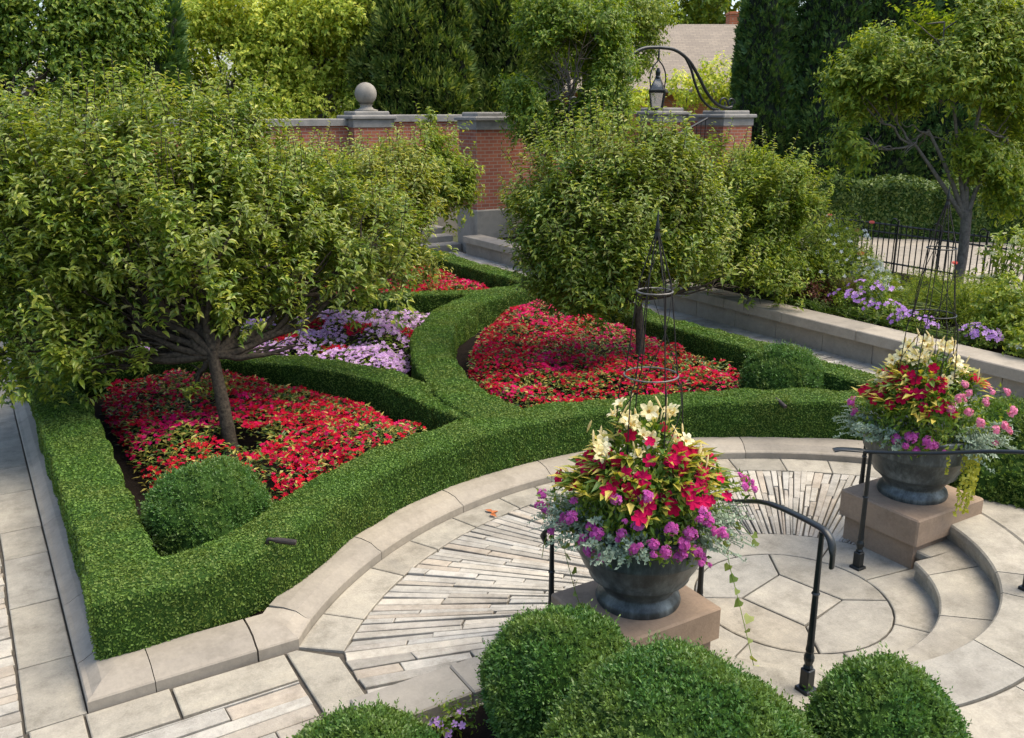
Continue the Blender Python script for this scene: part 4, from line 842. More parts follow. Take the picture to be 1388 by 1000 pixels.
# house
yaw = R(31.18)
hs = thing('brick_house', 'orange brick house with weathered shingle roof beyond the garden wall', 'house', (30.5, 34.5, 0), -yaw)
mb = MB(); box(mb, -7.5, 6, -3.6, 4, 0, 4.45); mb.build('wall', M['hbrick'], hs)
rf = MB(); V = [(-8, -4.3, 4.30), (6.5, -4.3, 4.30), (6.5, 0, 7.3), (-8, 0, 7.3), (-8, 4.4, 4.3), (6.5, 4.4, 4.3)]
V2 = [(x, y, z - .14) for x, y, z in V]
rf.add(V + V2, [(0, 1, 2, 3), (3, 2, 5, 4), (7, 6, 9, 8), (8, 9, 10, 11), (0, 6, 7, 1), (4, 5, 11, 10)]); rf.add(V + V2, [(1, 7, 8, 2), (2, 8, 11, 5), (0, 3, 9, 6), (3, 4, 10, 9)])
ro = rf.build('roof', M['roof'], hs)
mb = MB(); box(mb, 2.0, 2.8, .2, 1.0, 6.6, 7.75); box(mb, 1.96, 2.84, .16, 1.04, 7.75, 7.87, 0, .02); mb.build('chimney', M['hbrick'], ro)
# iron fence
fn = thing('iron_fence', 'black iron picket fence with hoop tops behind the flower border', 'fence', (15.7, 9, .36)); O = (15.7, 9, .36)
fa, fb = np.array([15.2, 6.5]), np.array([15.5, 14.2]); mb = MB(); nP = int(np.linalg.norm(fb - fa) / .125)
fpt = lambda t, z: np.array([*(fa + (fb - fa) * t), z])
for z in (.55, 1.12, 1.28): tube(mb, [fpt(0, z), fpt(1, z)], .017, 4)
mb.build('rail', M['iron'], fn, O); mb = MB()
for i in range(nP + 1): tube(mb, [fpt(i / nP, .38), fpt(i / nP, 1.31)], .014, 4)
mb.build('picket_row', M['iron'], fn, O)
for i in range(0, 8):
    t = .12 + i * .12; mb = MB(); tube(mb, [fpt(t, .36), fpt(t, 1.38)], .022, 5); a = np.linspace(0, PI, 10)
    tube(mb, [fpt(t + .011 * (1 - math.cos(q)), 1.3 + .11 * math.sin(q)) for q in a], .012, 4); mb.build('post', M['iron'], fn, O)

# ------------------------------------------------------------------ pedestals, urns, obelisks
def pedestal(label, x0, x1, y0, y1):
    root = thing('stone_pedestal', label, 'pedestal', ((x0 + x1) / 2, (y0 + y1) / 2, 0), group='sandstone urn pedestals'); O = root.location
    mb = MB(); box(mb, x0 + .04, (x0 + x1) / 2 - .003, y0 + .04, y1 - .04, -.04, .215); box(mb, (x0 + x1) / 2 + .003, x1 - .04, y0 + .041, y1 - .04, -.04, .215)
    mb.build('base', M['sandstone'], root, O); mb = MB(); box(mb, x0, x1, y0, y1, .215, .43, 0, .012); mb.build('cap', M['sandstone'], root, O)
pedestal('brown sandstone pedestal under the nearer urn, half hidden by box balls', 2.90, 3.72, 3.62, 4.32)
pedestal('brown sandstone pedestal under the farther urn, beside the curved steps', 5.85, 6.68, 3.76, 4.48)
UPROF = [(.262, 0), (.268, .02), (.258, .05), (.226, .085), (.226, .10), (.262, .145), (.305, .185), (.316, .193), (.313, .206), (.362, .285), (.398, .37), (.408, .378), (.406, .394), (.422, .47), (.428, .53), (.448, .545), (.448, .57), (.42, .575), (.40, .55)]
urns = [((3.34, 3.98, .43), 'dark weathered lead urn overflowing with flowers on the nearer pedestal'), ((6.29, 4.14, .43), 'dark weathered lead urn overflowing with flowers on the pedestal by the curved steps')]
um = None
for i, (c, lb) in enumerate(urns):
    if um is None:
        um = thing('flower_urn', lb, 'urn', c, group='flower urns')
        mb = MB(); lathe(mb, UPROF, (0, 0, 0), 56); bo = mb.build('bowl', M['urn'], um, smooth=True)
        mb = MB(); lathe(mb, [(.001, .535), (.405, .535)], (0, 0, 0), 24, cap=False); so = mb.build('potting_soil', M['soil'], um)
    else:
        u2 = um.copy(); COL.objects.link(u2); u2.location = c; u2['label'] = lb; u2.rotation_euler = (0, 0, 1.3)
        for ch in (bo, so): inst(ch, u2, (0, 0, 0))
def obelisk(label, c, legs, ringm='galv'):
    root = thing('plant_obelisk', label, 'plant support', c, group='wire obelisks in the urns')
    ro = [(.0, .23), (.85, .19), (1.0, .155), (1.5, .098), (1.62, .07), (1.82, .014), (1.86, .012)]
    for k in range(legs):
        mb = MB(); a = 2 * PI * k / legs + .3
        tube(mb, spline([(r * math.cos(a + .12 * math.sin(z * 3 + k)), r * math.sin(a + .12 * math.sin(z * 3 + k)), z) for z, r in ro], 24), (.0038 if legs < 8 else .0034), 5); mb.build('leg', M['rust'], root, smooth=True)
    for z, r in ((1.0, .160), (1.5, .103)):
        mb = MB(); a = np.linspace(0, 2 * PI, 33); tube(mb, np.c_[r * np.cos(a), r * np.sin(a), np.full(33, z)], .005, 6, cap=False); mb.build('ring', M[ringm], root, smooth=True)
    mb = MB(); lathe(mb, [(.004, 1.79), (.014, 1.80), (.018, 1.825), (.009, 1.85), (.013, 1.87), (.007, 1.90), (.003, 1.96)], (0, 0, 0), 8); mb.build('finial', M['iron'], root, smooth=True)
    mb = MB()
    for k in range(3):
        a = np.linspace(0, 4.0, 30) + k * 2.1; z = np.linspace(.5, 1.75, 30); r = np.interp(z, [q[0] for q in ro], [q[1] for q in ro]); tube(mb, np.c_[r * np.cos(a), r * np.sin(a), z], .0025, 4)
    mb.build('dry_vine', M['rust'], root)
obelisk('slender wire obelisk with two pale rings rising from the nearer urn', (3.37, 3.98, .90), 6)
obelisk('slender wire obelisk rising from the farther urn in front of the flower border', (6.21, 4.10, .92), 8, 'iron')

# flower protos (parts, shared mesh data)
def proto(build, name, mats):
    mb = MB(); build(mb); o = mb.build(name, mats); me = o.data; bpy.data.objects.remove(o); return me
def part(me, name, parent, loc, nrm, s):
    o = bpy.data.objects.new(name, me); COL.objects.link(o); o.parent = parent; o.location = loc
    q = Vector(nrm).to_track_quat('Z', 'Y'); e = q.to_euler(); o.rotation_euler = e; o.rotation_euler.rotate_axis('Z', random.random() * 6.28)
    o.scale = (s, s, s); return o
def b_imp(mb):
    V, F, T = flower_t(5, .10, .52)
    P = V.copy(); P[:, 2] += rng.normal(0, .05, len(P)); mb.add(P, F, 0); mb.f.append((T, 0))
IMP = [proto(b_imp, 'impatiens_flower', [M['imppink']]), proto(b_imp, 'impatiens_flower', [M['impred']])]
def b_verb(mb):
    n = 46; d = rand_dirs(n * 2); d = d[d[:, 2] > -.05][:n]; put_flowers(mb, d * np.array([.9, .9, .6]) * rng.uniform(.7, 1.2, (len(d), 1)), nz(d + [0, 0, .3] + rng.normal(0, .25, d.shape)), .30 * rng.uniform(.8, 1.2, len(d)), 0); lathe(mb, [(.6 * math.sin(q), -.36 * math.cos(q)) for q in np.linspace(.2, PI - .02, 7)], (0, 0, 0), 10)
VERB = [proto(b_verb, 'verbena_cluster', [M['verbena']]) for _ in range(3)]; VERBP = [proto(b_verb, 'verbena_cluster', [M['verbpink']]) for _ in range(2)]
def b_lily(mb):
    for k in range(6):
        a = k * PI / 3; w = .30 if k % 2 else .24; rows = []
        for t, r, z, ww in ((0, .06, 0, .25), (.3, .18, .38, .7), (.6, .46, .66, 1), (.85, .80, .74, .75), (1, 1.0, .66, .08)):
            c = np.array([r * math.cos(a), r * math.sin(a), z]); sd = np.array([-math.sin(a), math.cos(a), 0]) * w * ww
            rows += [c - sd, c + [0, 0, -.03], c + sd]
        F = [(i * 3 + j, i * 3 + j + 1, i * 3 + j + 4, i * 3 + j + 3) for i in range(4) for j in range(2)]; mb.add(rows, F, 0)
    lathe(mb, [(.05, .1), (.16, .36)], (0, 0, 0), 8, 1, False)
    for k in range(5): a = k * 1.256; tube(mb, [(0, 0, .1), (.1 * math.cos(a), .1 * math.sin(a), .62)], .02, 4, 1)
LILY = proto(b_lily, 'lily_flower', [M['lily'], M['lilyc']])
def b_bud(mb): lathe(mb, [(.01, 0), (.06, .3), (.085, .65), (.06, .95), (.01, 1.1)], (0, 0, 0), 6, 0)
BUD = proto(b_bud, 'lily_bud', [M['lily']])
def b_pet(mb):
    V, F, T = flower_t(5, .22, .5); mb.add(V, F, 0); mb.f.append((T, 0))
PET = proto(b_pet, 'petunia_flower', [M['purple']]); PETL = proto(b_pet, 'petunia_flower', [M['lilac']])
def b_zin(mat):
    def f(mb):
        for ring, (n, r, z) in enumerate(((14, 1, 0), (12, .75, .14), (9, .45, .25))):
            a = np.arange(n) * 2 * PI / n + ring * .2; D = np.stack([np.cos(a), np.sin(a), np.full(n, .15)], 1)
            scatter(mb, *DIA, np.tile([0, 0, z], (n, 1)), D, np.array([0, 0, 1.]) + rand_dirs(n) * .1, np.stack([np.full(n, r * .42), np.full(n, r), np.full(n, r)], 1), 0)
    return f
ZIN = {k: proto(b_zin(k), 'zinnia_flower', [M[k]]) for k in ('coral', 'hotpink', 'orange')}
def b_star(mb):
    V, F, T = flower_t(5, .3, .32); mb.add(V, F, 0); mb.f.append((T, 0)); tube(mb, [(0, 0, 0), (0, 0, -1.3)], [.12, .06], 5)
STAR = {k: proto(b_star, 'tubular_flower', [M[k]]) for k in ('greenwhite', 'white')}

def clump(mb, P, D, n_leaf, ln, leaf, ratio, mat=0, droop=.2, stem=None):
    """leafy shoots starting at P along D, arching over"""
    n = len(P); D = nz(D)
    for q in range(n_leaf):
        t = (q + .3) / n_leaf; pos = P + D * (ln * t)[:, None]; pos[:, 2] -= droop * ln * t * t
        a = rand_dirs(n); side = nz(a - D * np.sum(a * D, 1)[:, None])
        s = leaf * rng.uniform(.7, 1.25, n) * (1.15 - .5 * t)
        scatter(mb, *LEAF, pos, nz(D * .5 + side), nz(D + rand_dirs(n) * .5 + [0, 0, .4]), np.stack([s * ratio, s, s], 1), mat)
    if stem is not None:
        for p, d, l in zip(P, D, ln):
            q = np.array([p + d * l * t - np.array([0, 0, droop * l * t * t]) for t in (0, .35, .7, 1)]); tube(mb, q, .0025, 4, stem, False)
def ringpts(c, r, z, n, a0=0, a1=2 * PI, jr=.03, jz=.03):
    a = rng.uniform(a0, a1, n); rr = r + rng.normal(0, jr, n)
    return np.stack([c[0] + rr * np.cos(a), c[1] + rr * np.sin(a), c[2] + z + rng.normal(0, jz, n)], 1), np.stack([np.cos(a), np.sin(a), np.zeros(n)], 1)

def plant_urn(c, which, imp_sectors, lilies, verb, pinkv, jenny, silver_sec, d0):
    """c: urn foot centre; z of rim about c+.5"""
    near = 'the nearer urn' if which == 0 else 'the farther urn by the steps'
    O = np.array([c[0], c[1], c[2] + .52])
    cam = nz(np.array([-c[0], -c[1], 0]))
    # filler foliage
    f = thing('verbena_plant', 'green verbena with magenta flower heads around the rim of ' + near, 'flowering plant', O, group='verbena in the urns'); mb = MB()
    d = rand_dirs(900); d[:, 2] = np.abs(d[:, 2]); P = O + d * np.array([.46, .46, .52]) * rng.uniform(.5, 1, (900, 1)) - [0, 0, .02]
    clump(mb, P, d + rand_dirs(900) * .5, 5, rng.uniform(.05, .13, 900), .05, .45)
    st = mb
    for (a, r, z, s, pk) in verb:
        d = np.array([math.cos(a), math.sin(a), 0]); tube(st, spline([O + d * .25 + [0, 0, z * .4], O + d * r * .75 + [0, 0, z * .8 + .01], O + d * r + [0, 0, z]], 8), .003, 4)
        e_ = O + d * (r - .04) + [0, 0, z - .02] + rand_dirs(9) * .05; scatter(st, *LEAF, e_, rand_dirs(9) + [0, 0, .3], rand_dirs(9) + [0, 0, .8], np.array([(.022, .05, .05)] * 9)); part(random.choice(VERBP if pk else VERB), 'flower_cluster', f, d * r + [0, 0, z], d * .75 + cam * .25 + [0, 0, .6], s * rng.uniform(.62, .78))
        for _ in range(rng.integers(0, 3)): part(random.choice(VERBP if pk else VERB), 'flower_cluster', f, d * (r + rng.uniform(-.03, .03)) + rng.normal(0, .04, 3) + [0, 0, z], d * .75 + cam * .2 + [0, 0, .5] + rng.normal(0, .2, 3), s * rng.uniform(.35, .6))
    mb.build('foliage', M['green'], f, O)
    # lilies
    f = thing('lily_plant', 'cream trumpet lilies and upright buds at the top of ' + near, 'flowering plant', O, group='lilies in the urns'); mb = MB()
    for (dx, dy, z, tilt) in lilies:
        top = O + [dx, dy, z]; b = O + [dx * .3, dy * .3, .0]; tube(mb, spline([b, (b + top) / 2 + rng.normal(0, .02, 3), top], 8), .005, 5)
        n = 26; t = rng.uniform(.3, .95, n)[:, None]; pos = b + (top - b) * t; a = rng.random(n) * 6.28
        scatter(mb, *LEAF, pos, np.stack([np.cos(a), np.sin(a), rng.uniform(.1, .8, n)], 1), np.array([0, 0, 1.]) + rand_dirs(n) * .3, np.stack([np.full(n, .018), np.full(n, .11), np.full(n, .11)], 1), 0)
    mb.build('foliage', M['green'], f, O)
    for (dx, dy, z, tilt) in lilies:
        for k in range(2):
            a = rng.random() * 6.28; nr = cam * tilt + [.5 * math.cos(a), .5 * math.sin(a), .55]
            part(LILY, 'flower', f, np.array([dx, dy, z]) + rng.normal(0, .03, 3), nr, rng.uniform(.052, .067))
        for k in range(3): part(BUD, 'bud', f, np.array([dx, dy, z]) + rng.normal(0, .035, 3), np.array([rng.normal(0, .4), rng.normal(0, .4), 1]), rng.uniform(.07, .10))
    # new guinea impatiens with golden leaves
    for gi, (a0, a1, z0, z1, r0, r1, nf, lb) in enumerate(imp_sectors):
        f = thing('impatiens_plant', lb + ' in ' + near, 'flowering plant', O, group='impatiens in the urns'); mb = MB(); n = nf * 6
        a = rng.uniform(a0, a1, n); z = rng.uniform(z0, z1, n); r = np.interp(z, [z0, z1], [r1, r0]) * rng.uniform(.7, 1.0, n)
        P = O + np.stack([r * np.cos(a), r * np.sin(a), z], 1); D = nz(np.stack([np.cos(a), np.sin(a), np.full(n, .5)], 1) + rand_dirs(n) * .55)
        s = .105 * rng.uniform(.7, 1.25, n)
        scatter(mb, *LEAF, P, D, np.array([0, 0, 1.]) + D * .3 + rand_dirs(n) * .3, np.stack([s * .38, s, s * 1.2], 1), 0)
        clump(mb, P - D * .07, D + rand_dirs(n) * .5, 4, np.full(n, .09), .075, .42, 1)
        for p in P[::5]: tube(mb, [O + [0, 0, .1], (O + p) / 2 + [0, 0, .08], p], .006, 4, 1, False)
        mb.build('foliage', [M['goldleaf'], M['green']], f, O)
        a = rng.uniform(a0, a1, nf); z = rng.uniform(z0, z1, nf) + .02; r = np.interp(z, [z0, z1], [r1, r0]) * rng.uniform(.92, 1.08, nf)
        for k in range(nf):
            d = np.array([math.cos(a[k]), math.sin(a[k]), 0]); part(IMP[int(rng.random() < (.35 if which == 0 else .6))], 'flower', f, d * r[k] + [0, 0, z[k]], d * .6 + cam * .35 + [0, 0, .55] + rng.normal(0, .15, 3), rng.uniform(.036, .052))
    # silver foliage
    f = thing('silver_foliage_plant', 'silvery fine-leaved trailing plant spilling over the rim of ' + near, 'plant', O, group='silver foliage in the urns'); mb = MB()
    for (am, wd, n, ln) in silver_sec:
        P, D = ringpts(O, .36, .02, n, am - wd, am + wd); clump(mb, P + rand_dirs(n) * .03, D + np.array([0, 0, .6]) + rand_dirs(n) * .45, 24, ln * rng.uniform(.5, 1.2, n), .034, .6, 0, .30, 1)
    mb.build('sprays', [M['silver'], M['silver']], f, O)
    return O
twoPI = 2 * PI
def A(px):  # bearing from urn toward camera, + to the right seen from the camera
    return px
def bear(c, deg):
    b = math.atan2(-c[1], -c[0]); return b + R(deg)      # 0 = toward the viewer, positive = to the viewer's right
c0 = np.array(urns[0][0]); c1 = np.array(urns[1][0])
V0 = []
for deg, r, z, s in [(-75, .62, .22, .05), (-72, .60, .14, .045), (-60, .52, .12, .05), (-52, .50, .26, .04), (-40, .52, .06, .05), (-36, .50, .0, .05), (-30, .50, .12, .055), (-26, .49, -.02, .045), (-12, .50, .16, .045), (-4, .52, .08, .05), (-2, .50, .22, .05), (8, .52, .12, .05), (16, .52, .07, .05), (28, .52, .10, .055), (33, .52, .16, .06), (38, .52, .04, .05), (44, .54, .22, .055), (50, .55, .14, .05), (26, .50, .02, .045), (40, .54, .28, .06), (-18, .46, .34, .045), (4, .46, .38, .045), (82, .60, .32, .045), (88, .66, .28, .04), (95, .62, .30, .045), (-85, .64, .10, .04), (-66, .58, .02, .04), (45, .5, -.03, .045), (20, .5, .2, .05), (-48, .54, .18, .05)]:
    V0.append((bear(c0, deg), r, z, s, False))
V1 = []
for deg, r, z, s in [(-85, .52, .20, .05), (-80, .50, .12, .05), (-72, .55, .22, .045), (-20, .46, .06, .05), (-6, .48, .10, .06), (8, .48, .08, .06), (-2, .48, .0, .05), (14, .48, .06, .045), (50, .52, .24, .05), (62, .58, .18, .05), (70, .60, .20, .055), (78, .62, .14, .045), (85, .62, .28, .05), (68, .56, .06, .045), (40, .48, .32, .045), (56, .5, .38, .045), (92, .56, .4, .045), (24, .46, .34, .05), (30, .46, .42, .045), (36, .44, .52, .045)]:
    V1.append((bear(c1, deg), r, z, s, deg > 20))
def L(c, lst):
    b = nz(np.array([-c[0], -c[1]])); rt = np.array([-b[1], b[0]]) ; out = []
    for x, fwd, z, t in lst:
        v = -rt * 0 + np.array([-b[1], b[0]]) * x + b * fwd; out.append((v[0] * 1.12, v[1] * 1.12, z - .05, t))
    return out
LI0 = L(c0, [(-.13, 0, .76, .5), (-.05, .06, .68, .6), (.05, .02, .74, .4), (.13, .0, .76, .5), (.02, .12, .58, .7), (-.21, .14, .52, .8), (-.13, .18, .46, .9), (.18, .12, .50, .6), (.27, .12, .50, .6), (-.09, -.04, .70, .4), (.10, .26, .30, 1), (-.24, .05, .60, .5), (.20, .02, .62, .5)])
LI1 = L(c1, [(-.20, .05, .62, .6), (-.13, .02, .70, .4), (-.05, -.02, .75, .3), (.05, .0, .73, .4), (.12, -.02, .70, .4), (.19, .02, .60, .5), (.09, .18, .48, .9), (-.08, .06, .64, .5), (-.28, .10, .50, .8), (.23, .08, .54, .5), (.0, .06, .66, .5)])
plant_urn(c0, 0, [(bear(c0, -85), bear(c0, -18), .28, .50, .26, .52, 24, 'magenta impatiens with golden leaves, left-hand clump'), (bear(c0, 25), bear(c0, 95), .30, .54, .28, .54, 24, 'magenta impatiens with golden leaves, right-hand clump'), (bear(c0, -22), bear(c0, 26), .24, .42, .32, .50, 14, 'golden-leaved impatiens with few flowers, front clump'), (0, 6.28, .42, .62, .12, .34, 12, 'loose impatiens threading up between the lilies')], LI0, V0, None, None,
          [(bear(c0, -78), .6, 80, .31), (bear(c0, -14), .30, 46, .24), (bear(c0, 84), .55, 76, .31), (bear(c0, 150), .7, 12, .3)], 5.6)
plant_urn(c1, 1, [(bear(c1, -80), bear(c1, 28), .26, .50, .26, .50, 44, 'large scarlet impatiens clump with golden leaf tips'), (bear(c1, 70), bear(c1, 110), .38, .52, .3, .46, 5, 'small scarlet impatiens on its own'), (0, 6.28, .42, .60, .12, .34, 9, 'sparse impatiens threading up between the lilies')], LI1, V1, None, None,
          [(bear(c1, -65), .55, 60, .28), (bear(c1, 75), .6, 70, .32), (bear(c1, -25), .25, 14, .2), (bear(c1, 160), .7, 12, .3)], 7.2)
# ivy strands
def heart(n=1):
    return np.array([(0, 0, 0), (-.45, -.12, .03), (-.55, .3, .04), (0, 1, -.08), (.55, .3, .04), (.45, -.12, .03)], float), np.array([(0, 3, 2, 1), (0, 5, 4, 3)])
HEART = heart()
def strand(name, label, cat, O, paths, lm, leaf, step, t=HEART, ratio=1.0, group=None):
    root = thing(name, label, cat, O, group=group)
    for P in paths:
        P = spline(P, 30); mb = MB(); tube(mb, P, .0022, 4, 1, False)
        Q = resample(P, step)[2:]; Q = Q + rng.normal(0, step * .2, Q.shape); n = len(Q); a = rng.random(n) * 6.28
        s = leaf * rng.uniform(.6, 1.2, n); out = nz(np.array([-Q[0][0], -Q[0][1], 0]))
        scatter(mb, *t, Q, np.stack([np.cos(a) * .6, np.sin(a) * .6, np.full(n, -.5)], 1), out + rand_dirs(n) * .5 + [0, 0, .4], np.stack([s * ratio, s, s], 1), 0)
        mb.build('trailing_stem', [M[lm], M['green']], root, O)
O0 = c0 + [0, 0, .48]
def bp(c, deg, r, z): b = bear(c, deg); return (c[0] + r * math.cos(b), c[1] + r * math.sin(b), z)
strand('ivy_plant', 'variegated ivy trailing from the nearer urn past the pedestal in two long stems', 'plant', O0,
       [[bp(c0, 75, .38, .95), bp(c0, 78, .5, .92), bp(c0, 76, .56, .75), bp(c0, 70, .66, .5), bp(c0, 64, .78, .22)], [bp(c0, -62, .38, .95), bp(c0, -64, .50, .90), bp(c0, -58, .48, .7), bp(c0, -50, .45, .52), bp(c0, -42, .42, .46)], [bp(c0, 85, .4, .95), bp(c0, 86, .58, 1.0), bp(c0, 88, .7, .88)], [bp(c0, -70, .4, .95), bp(c0, -72, .58, .92), bp(c0, -73, .62, .76)]], 'ivy', .05, .075)
strand('creeping_jenny', 'yellow-green trailing creeper hanging from the farther urn to its pedestal', 'plant', c1 + [0, 0, .48],
       [[bp(c1, 42 + k * 3.2, .38, .95), bp(c1, 43 + k * 3, .46, .93), bp(c1, 44 + k * 3, .47, .75), bp(c1, 44 + k * 3, .46, .95 - .5 * rng.uniform(.55, 1.05))] for k in range(9)] + [[bp(c1, 30, .38, .95), bp(c1, 30, .44, .9), bp(c1, 30, .44, .78)]], 'jenny', .026, .016)

# ------------------------------------------------------------------ handrails
PPROF = [(.036, 0), (.036, .02), (.024, .03), (.022, .14), (.028, .15), (.020, .165), (.029, .195), (.029, .215), (.020, .24), (.024, .25), (.020, .29), (.0165, .6), (.0135, .87)]
def post(root, x, y, z0, h):
    mb = MB(); k = h / .87; pr = [(r, z0 + (z if z < .3 else .3 + (z - .3) * (h - .3) / .57)) for r, z in PPROF]
    lathe(mb, pr[3:], (x, y, 0), 12); box(mb, x - .045, x + .045, y - .045, y + .045, z0, z0 + .022, 0, .004); box(mb, x - .030, x + .030, y - .030, y + .030, z0 + .02, z0 + .14, 0, .006)
    lathe(mb, [(.018, z0 + h * .62), (.024, z0 + h * .63), (.018, z0 + h * .64)], (x, y, 0), 10)
    mb.build('post', M['iron'], root, (0, 0, 0), False)
def railbar(root, pts, name='rail', w=.024, h=.014):
    P = spline(pts, 40); t = nz(np.gradient(P, axis=0)); V = []
    for p, d in zip(P, t):
        s = nz(np.cross(d, [0, 0, 1.])) if abs(d[2]) < .97 else nz(np.cross(d, nz(P[-1] - P[0]) + [0, 0, .001])); u = np.cross(s, d)
        for a in range(8):
            q = a * PI / 4; V.append(p + s * w * math.cos(q) + u * h * math.sin(q))
    F = [(i * 8 + j, i * 8 + (j + 1) % 8, (i + 1) * 8 + (j + 1) % 8, (i + 1) * 8 + j) for i in range(39) for j in range(8)]
    mb = MB(); mb.add(V, F); mb.add(V[:8], [list(range(8))]); mb.add(V[-8:], [list(range(8))[::-1]]); mb.build(name, M['iron'], root, (0, 0, 0), True)
RG = 'black iron handrails of the curved steps'
h1 = thing('handrail', 'black iron handrail with drooping scroll end beside the nearer urn', 'handrail', (0, 0, 0), group=RG)
post(h1, 3.66, 2.89, .30, .955); post(h1, 3.95, 4.06, 0, .93); post(h1, 2.99, 4.44, 0, .80)
railbar(h1, [(3.0, 4.52, .66), (2.97, 4.51, .74), (3.0, 4.46, .82), (3.12, 4.44, .88), (3.55, 4.42, .95), (3.95, 4.08, .96), (3.92, 3.8, 1.03), (3.80, 3.4, 1.20), (3.68, 2.95, 1.275), (3.655, 2.84, 1.26), (3.645, 2.80, 1.19), (3.65, 2.80, 1.10)])
h2 = thing('handrail', 'black iron handrail with flat leaf-shaped end in front of the farther urn', 'handrail', (0, 0, 0), group=RG)
post(h2, 5.56, 4.03, 0, .945); post(h2, 5.80, 2.88, .30, .96); post(h2, 6.46, 4.74, 0, .80)
railbar(h2, [(5.53, 4.10, .955), (5.57, 4.0, .965), (5.66, 3.6, 1.07), (5.74, 3.2, 1.20), (5.80, 2.85, 1.275), (5.83, 2.5, 1.28)])
railbar(h2, [(5.38, 4.22, .945), (5.42, 4.19, .955), (5.48, 4.13, .958), (5.535, 4.09, .955)], 'rail_end', .042, .010)
railbar(h2, [(6.46, 4.80, .70), (6.45, 4.80, .77), (6.46, 4.75, .81), (6.6, 4.7, .83), (6.9, 4.66, .86)], 'return_rail', .02, .012)
# path lights
def plight(label, p, d):
    root = thing('path_light', label, 'garden light', p, group='path lights poking from the box hedge'); d = nz(np.array(d, float))
    mb = MB(); tube(mb, spline([(0, 0, -.12), (0, 0, -.02), (.012 * d[0], .012 * d[1], .018), tuple(d * .05 + [0, 0, .02])], 14), .013, 8); mb.build('stem', M['bronze'], root, smooth=True)
    mb = MB(); a = d * .05 + np.array([0, 0, .02]); tube(mb, [a, a + d * .012, a + d * .014, a + d * .15, a + d * .155], [.016, .016, .021, .021, .017], 12); mb.build('lamp_head', M['bronze'], root)
plight('bronze tube light angled out of the curved hedge near its square front corner', (1.50, 5.74, .545), (.80, -.55, -.10))
plight('bronze tube light angled out of the curved hedge near the farther urn', (6.98, 6.26, .515), (-.25, -.85, -.15))
# fallen leaf
mb = MB(); scatter(mb, *LEAF, np.array([(3.62, 6.33, .012), (3.64, 6.34, .014), (3.60, 6.32, .016)]), np.array([(1., .3, .1), (-.4, 1, .2), (.2, -1., .2)]), np.array([(0, 0, 1.)] * 3), np.array([(.05, .09, .09)] * 3))
o = mb.build('fallen_leaf', M['deadleaf'], None, (3.62, 6.33, .01)); o.location = (3.62, 6.33, .01); tag(o, 'single curled orange dead leaf lying on the slab ring of the plaza', 'leaf')

# ------------------------------------------------------------------ border planting
def shrubby(name, label, base, lumps, ns, leaf, lm, ratio=.4, cat='plant', group=None, flowers=None, fl_mesh=None, fs=.03, fname='flower', stems=True, nl=6, sl=.14, up=.5):
    base = np.array(base, float); root = thing(name, label, cat, base, group=group); mb = MB()
    w = np.array([np.prod(l[3:6]) ** .66 for l in lumps]); k = rng.choice(len(lumps), ns, p=w / w.sum()); Lm = np.array(lumps, float)[k]
    d = rand_dirs(ns); P = Lm[:, :3] + d * Lm[:, 3:6] * (rng.random((ns, 1)) ** .4); P[:, 2] = np.maximum(P[:, 2], base[2] + .02)
    clump(mb, P, d * .5 + [0, 0, up] + rand_dirs(ns) * .4, nl, sl * rng.uniform(.6, 1.3, ns), leaf, ratio)
    for p in P[::6]: tube(mb, spline([base + rng.normal(0, .05, 3) * [1, 1, 0], (base + p) / 2 + [0, 0, .05], p], 6), .006, 4, 1, False)
    mb.build('foliage', [M[lm], M['green']], root, base)
    if flowers:
        for q in range(flowers):
            l = np.array(lumps[rng.choice(len(lumps), p=w / w.sum())]); d = nz(rng.normal(size=3)); d[2] = abs(d[2]) * .8
            if d @ np.array([-.75, -.6, .3]) < -.2: d[:2] *= -1
            part(fl_mesh[q % len(fl_mesh)], fname, root, l[:3] + d * l[3:6] * 1.06 - base, d * .6 + np.array([-.3, -.25, .5]), fs * rng.uniform(.8, 1.2))
    return root
PG = 'purple petunias along the coping'
shrubby('petunia_plant', 'widest purple petunia mound spilling toward the coping of the retaining wall', (11.5, 8.2, .4), [(11.45, 8.95, .62, .25, .35, .2), (11.35, 8.35, .58, .25, .4, .22), (11.3, 7.75, .52, .22, .35, .2), (11.7, 8.8, .82, .25, .35, .12)], 420, .045, 'green', .5, 'flowering plant', PG, 98, [PET, PET, PETL], .035)
shrubby('petunia_plant', 'small purple petunia mound behind the obelisk of the farther urn', (11.4, 6.75, .4), [(11.3, 6.75, .55, .2, .26, .18)], 150, .045, 'green', .5, 'flowering plant', PG, 38, [PET, PETL], .035)
shrubby('petunia_plant', 'purple petunia climbing beside the dark vine at the picture edge', (11.7, 6.2, .4), [(11.7, 6.2, .75, .2, .2, .32)], 120, .045, 'green', .5, 'flowering plant', PG, 36, [PET], .035)
shrubby('petunia_plant', 'pale pink petunia in dark soil beneath the stone ledge by the box balls', (1.98, 3.92, .0), [(1.98, 3.90, .10, .13, .08, .05)], 40, .035, 'green', .5, 'flowering plant', None, 7, [PETL], .026)
shrubby('phlox_plant', 'white phlox with clustered flower heads in front of the iron fence', (12.9, 9.7, .4), [(12.9, 9.9, .75, .4, .4, .3), (12.6, 9.5, .68, .4, .4, .28), (12.4, 9.1, .6, .35, .35, .25)], 420, .08, 'midgreen', .3, 'flowering plant', None, 46, [proto(b_verb, 'phlox_head', [M['white']])], .06)
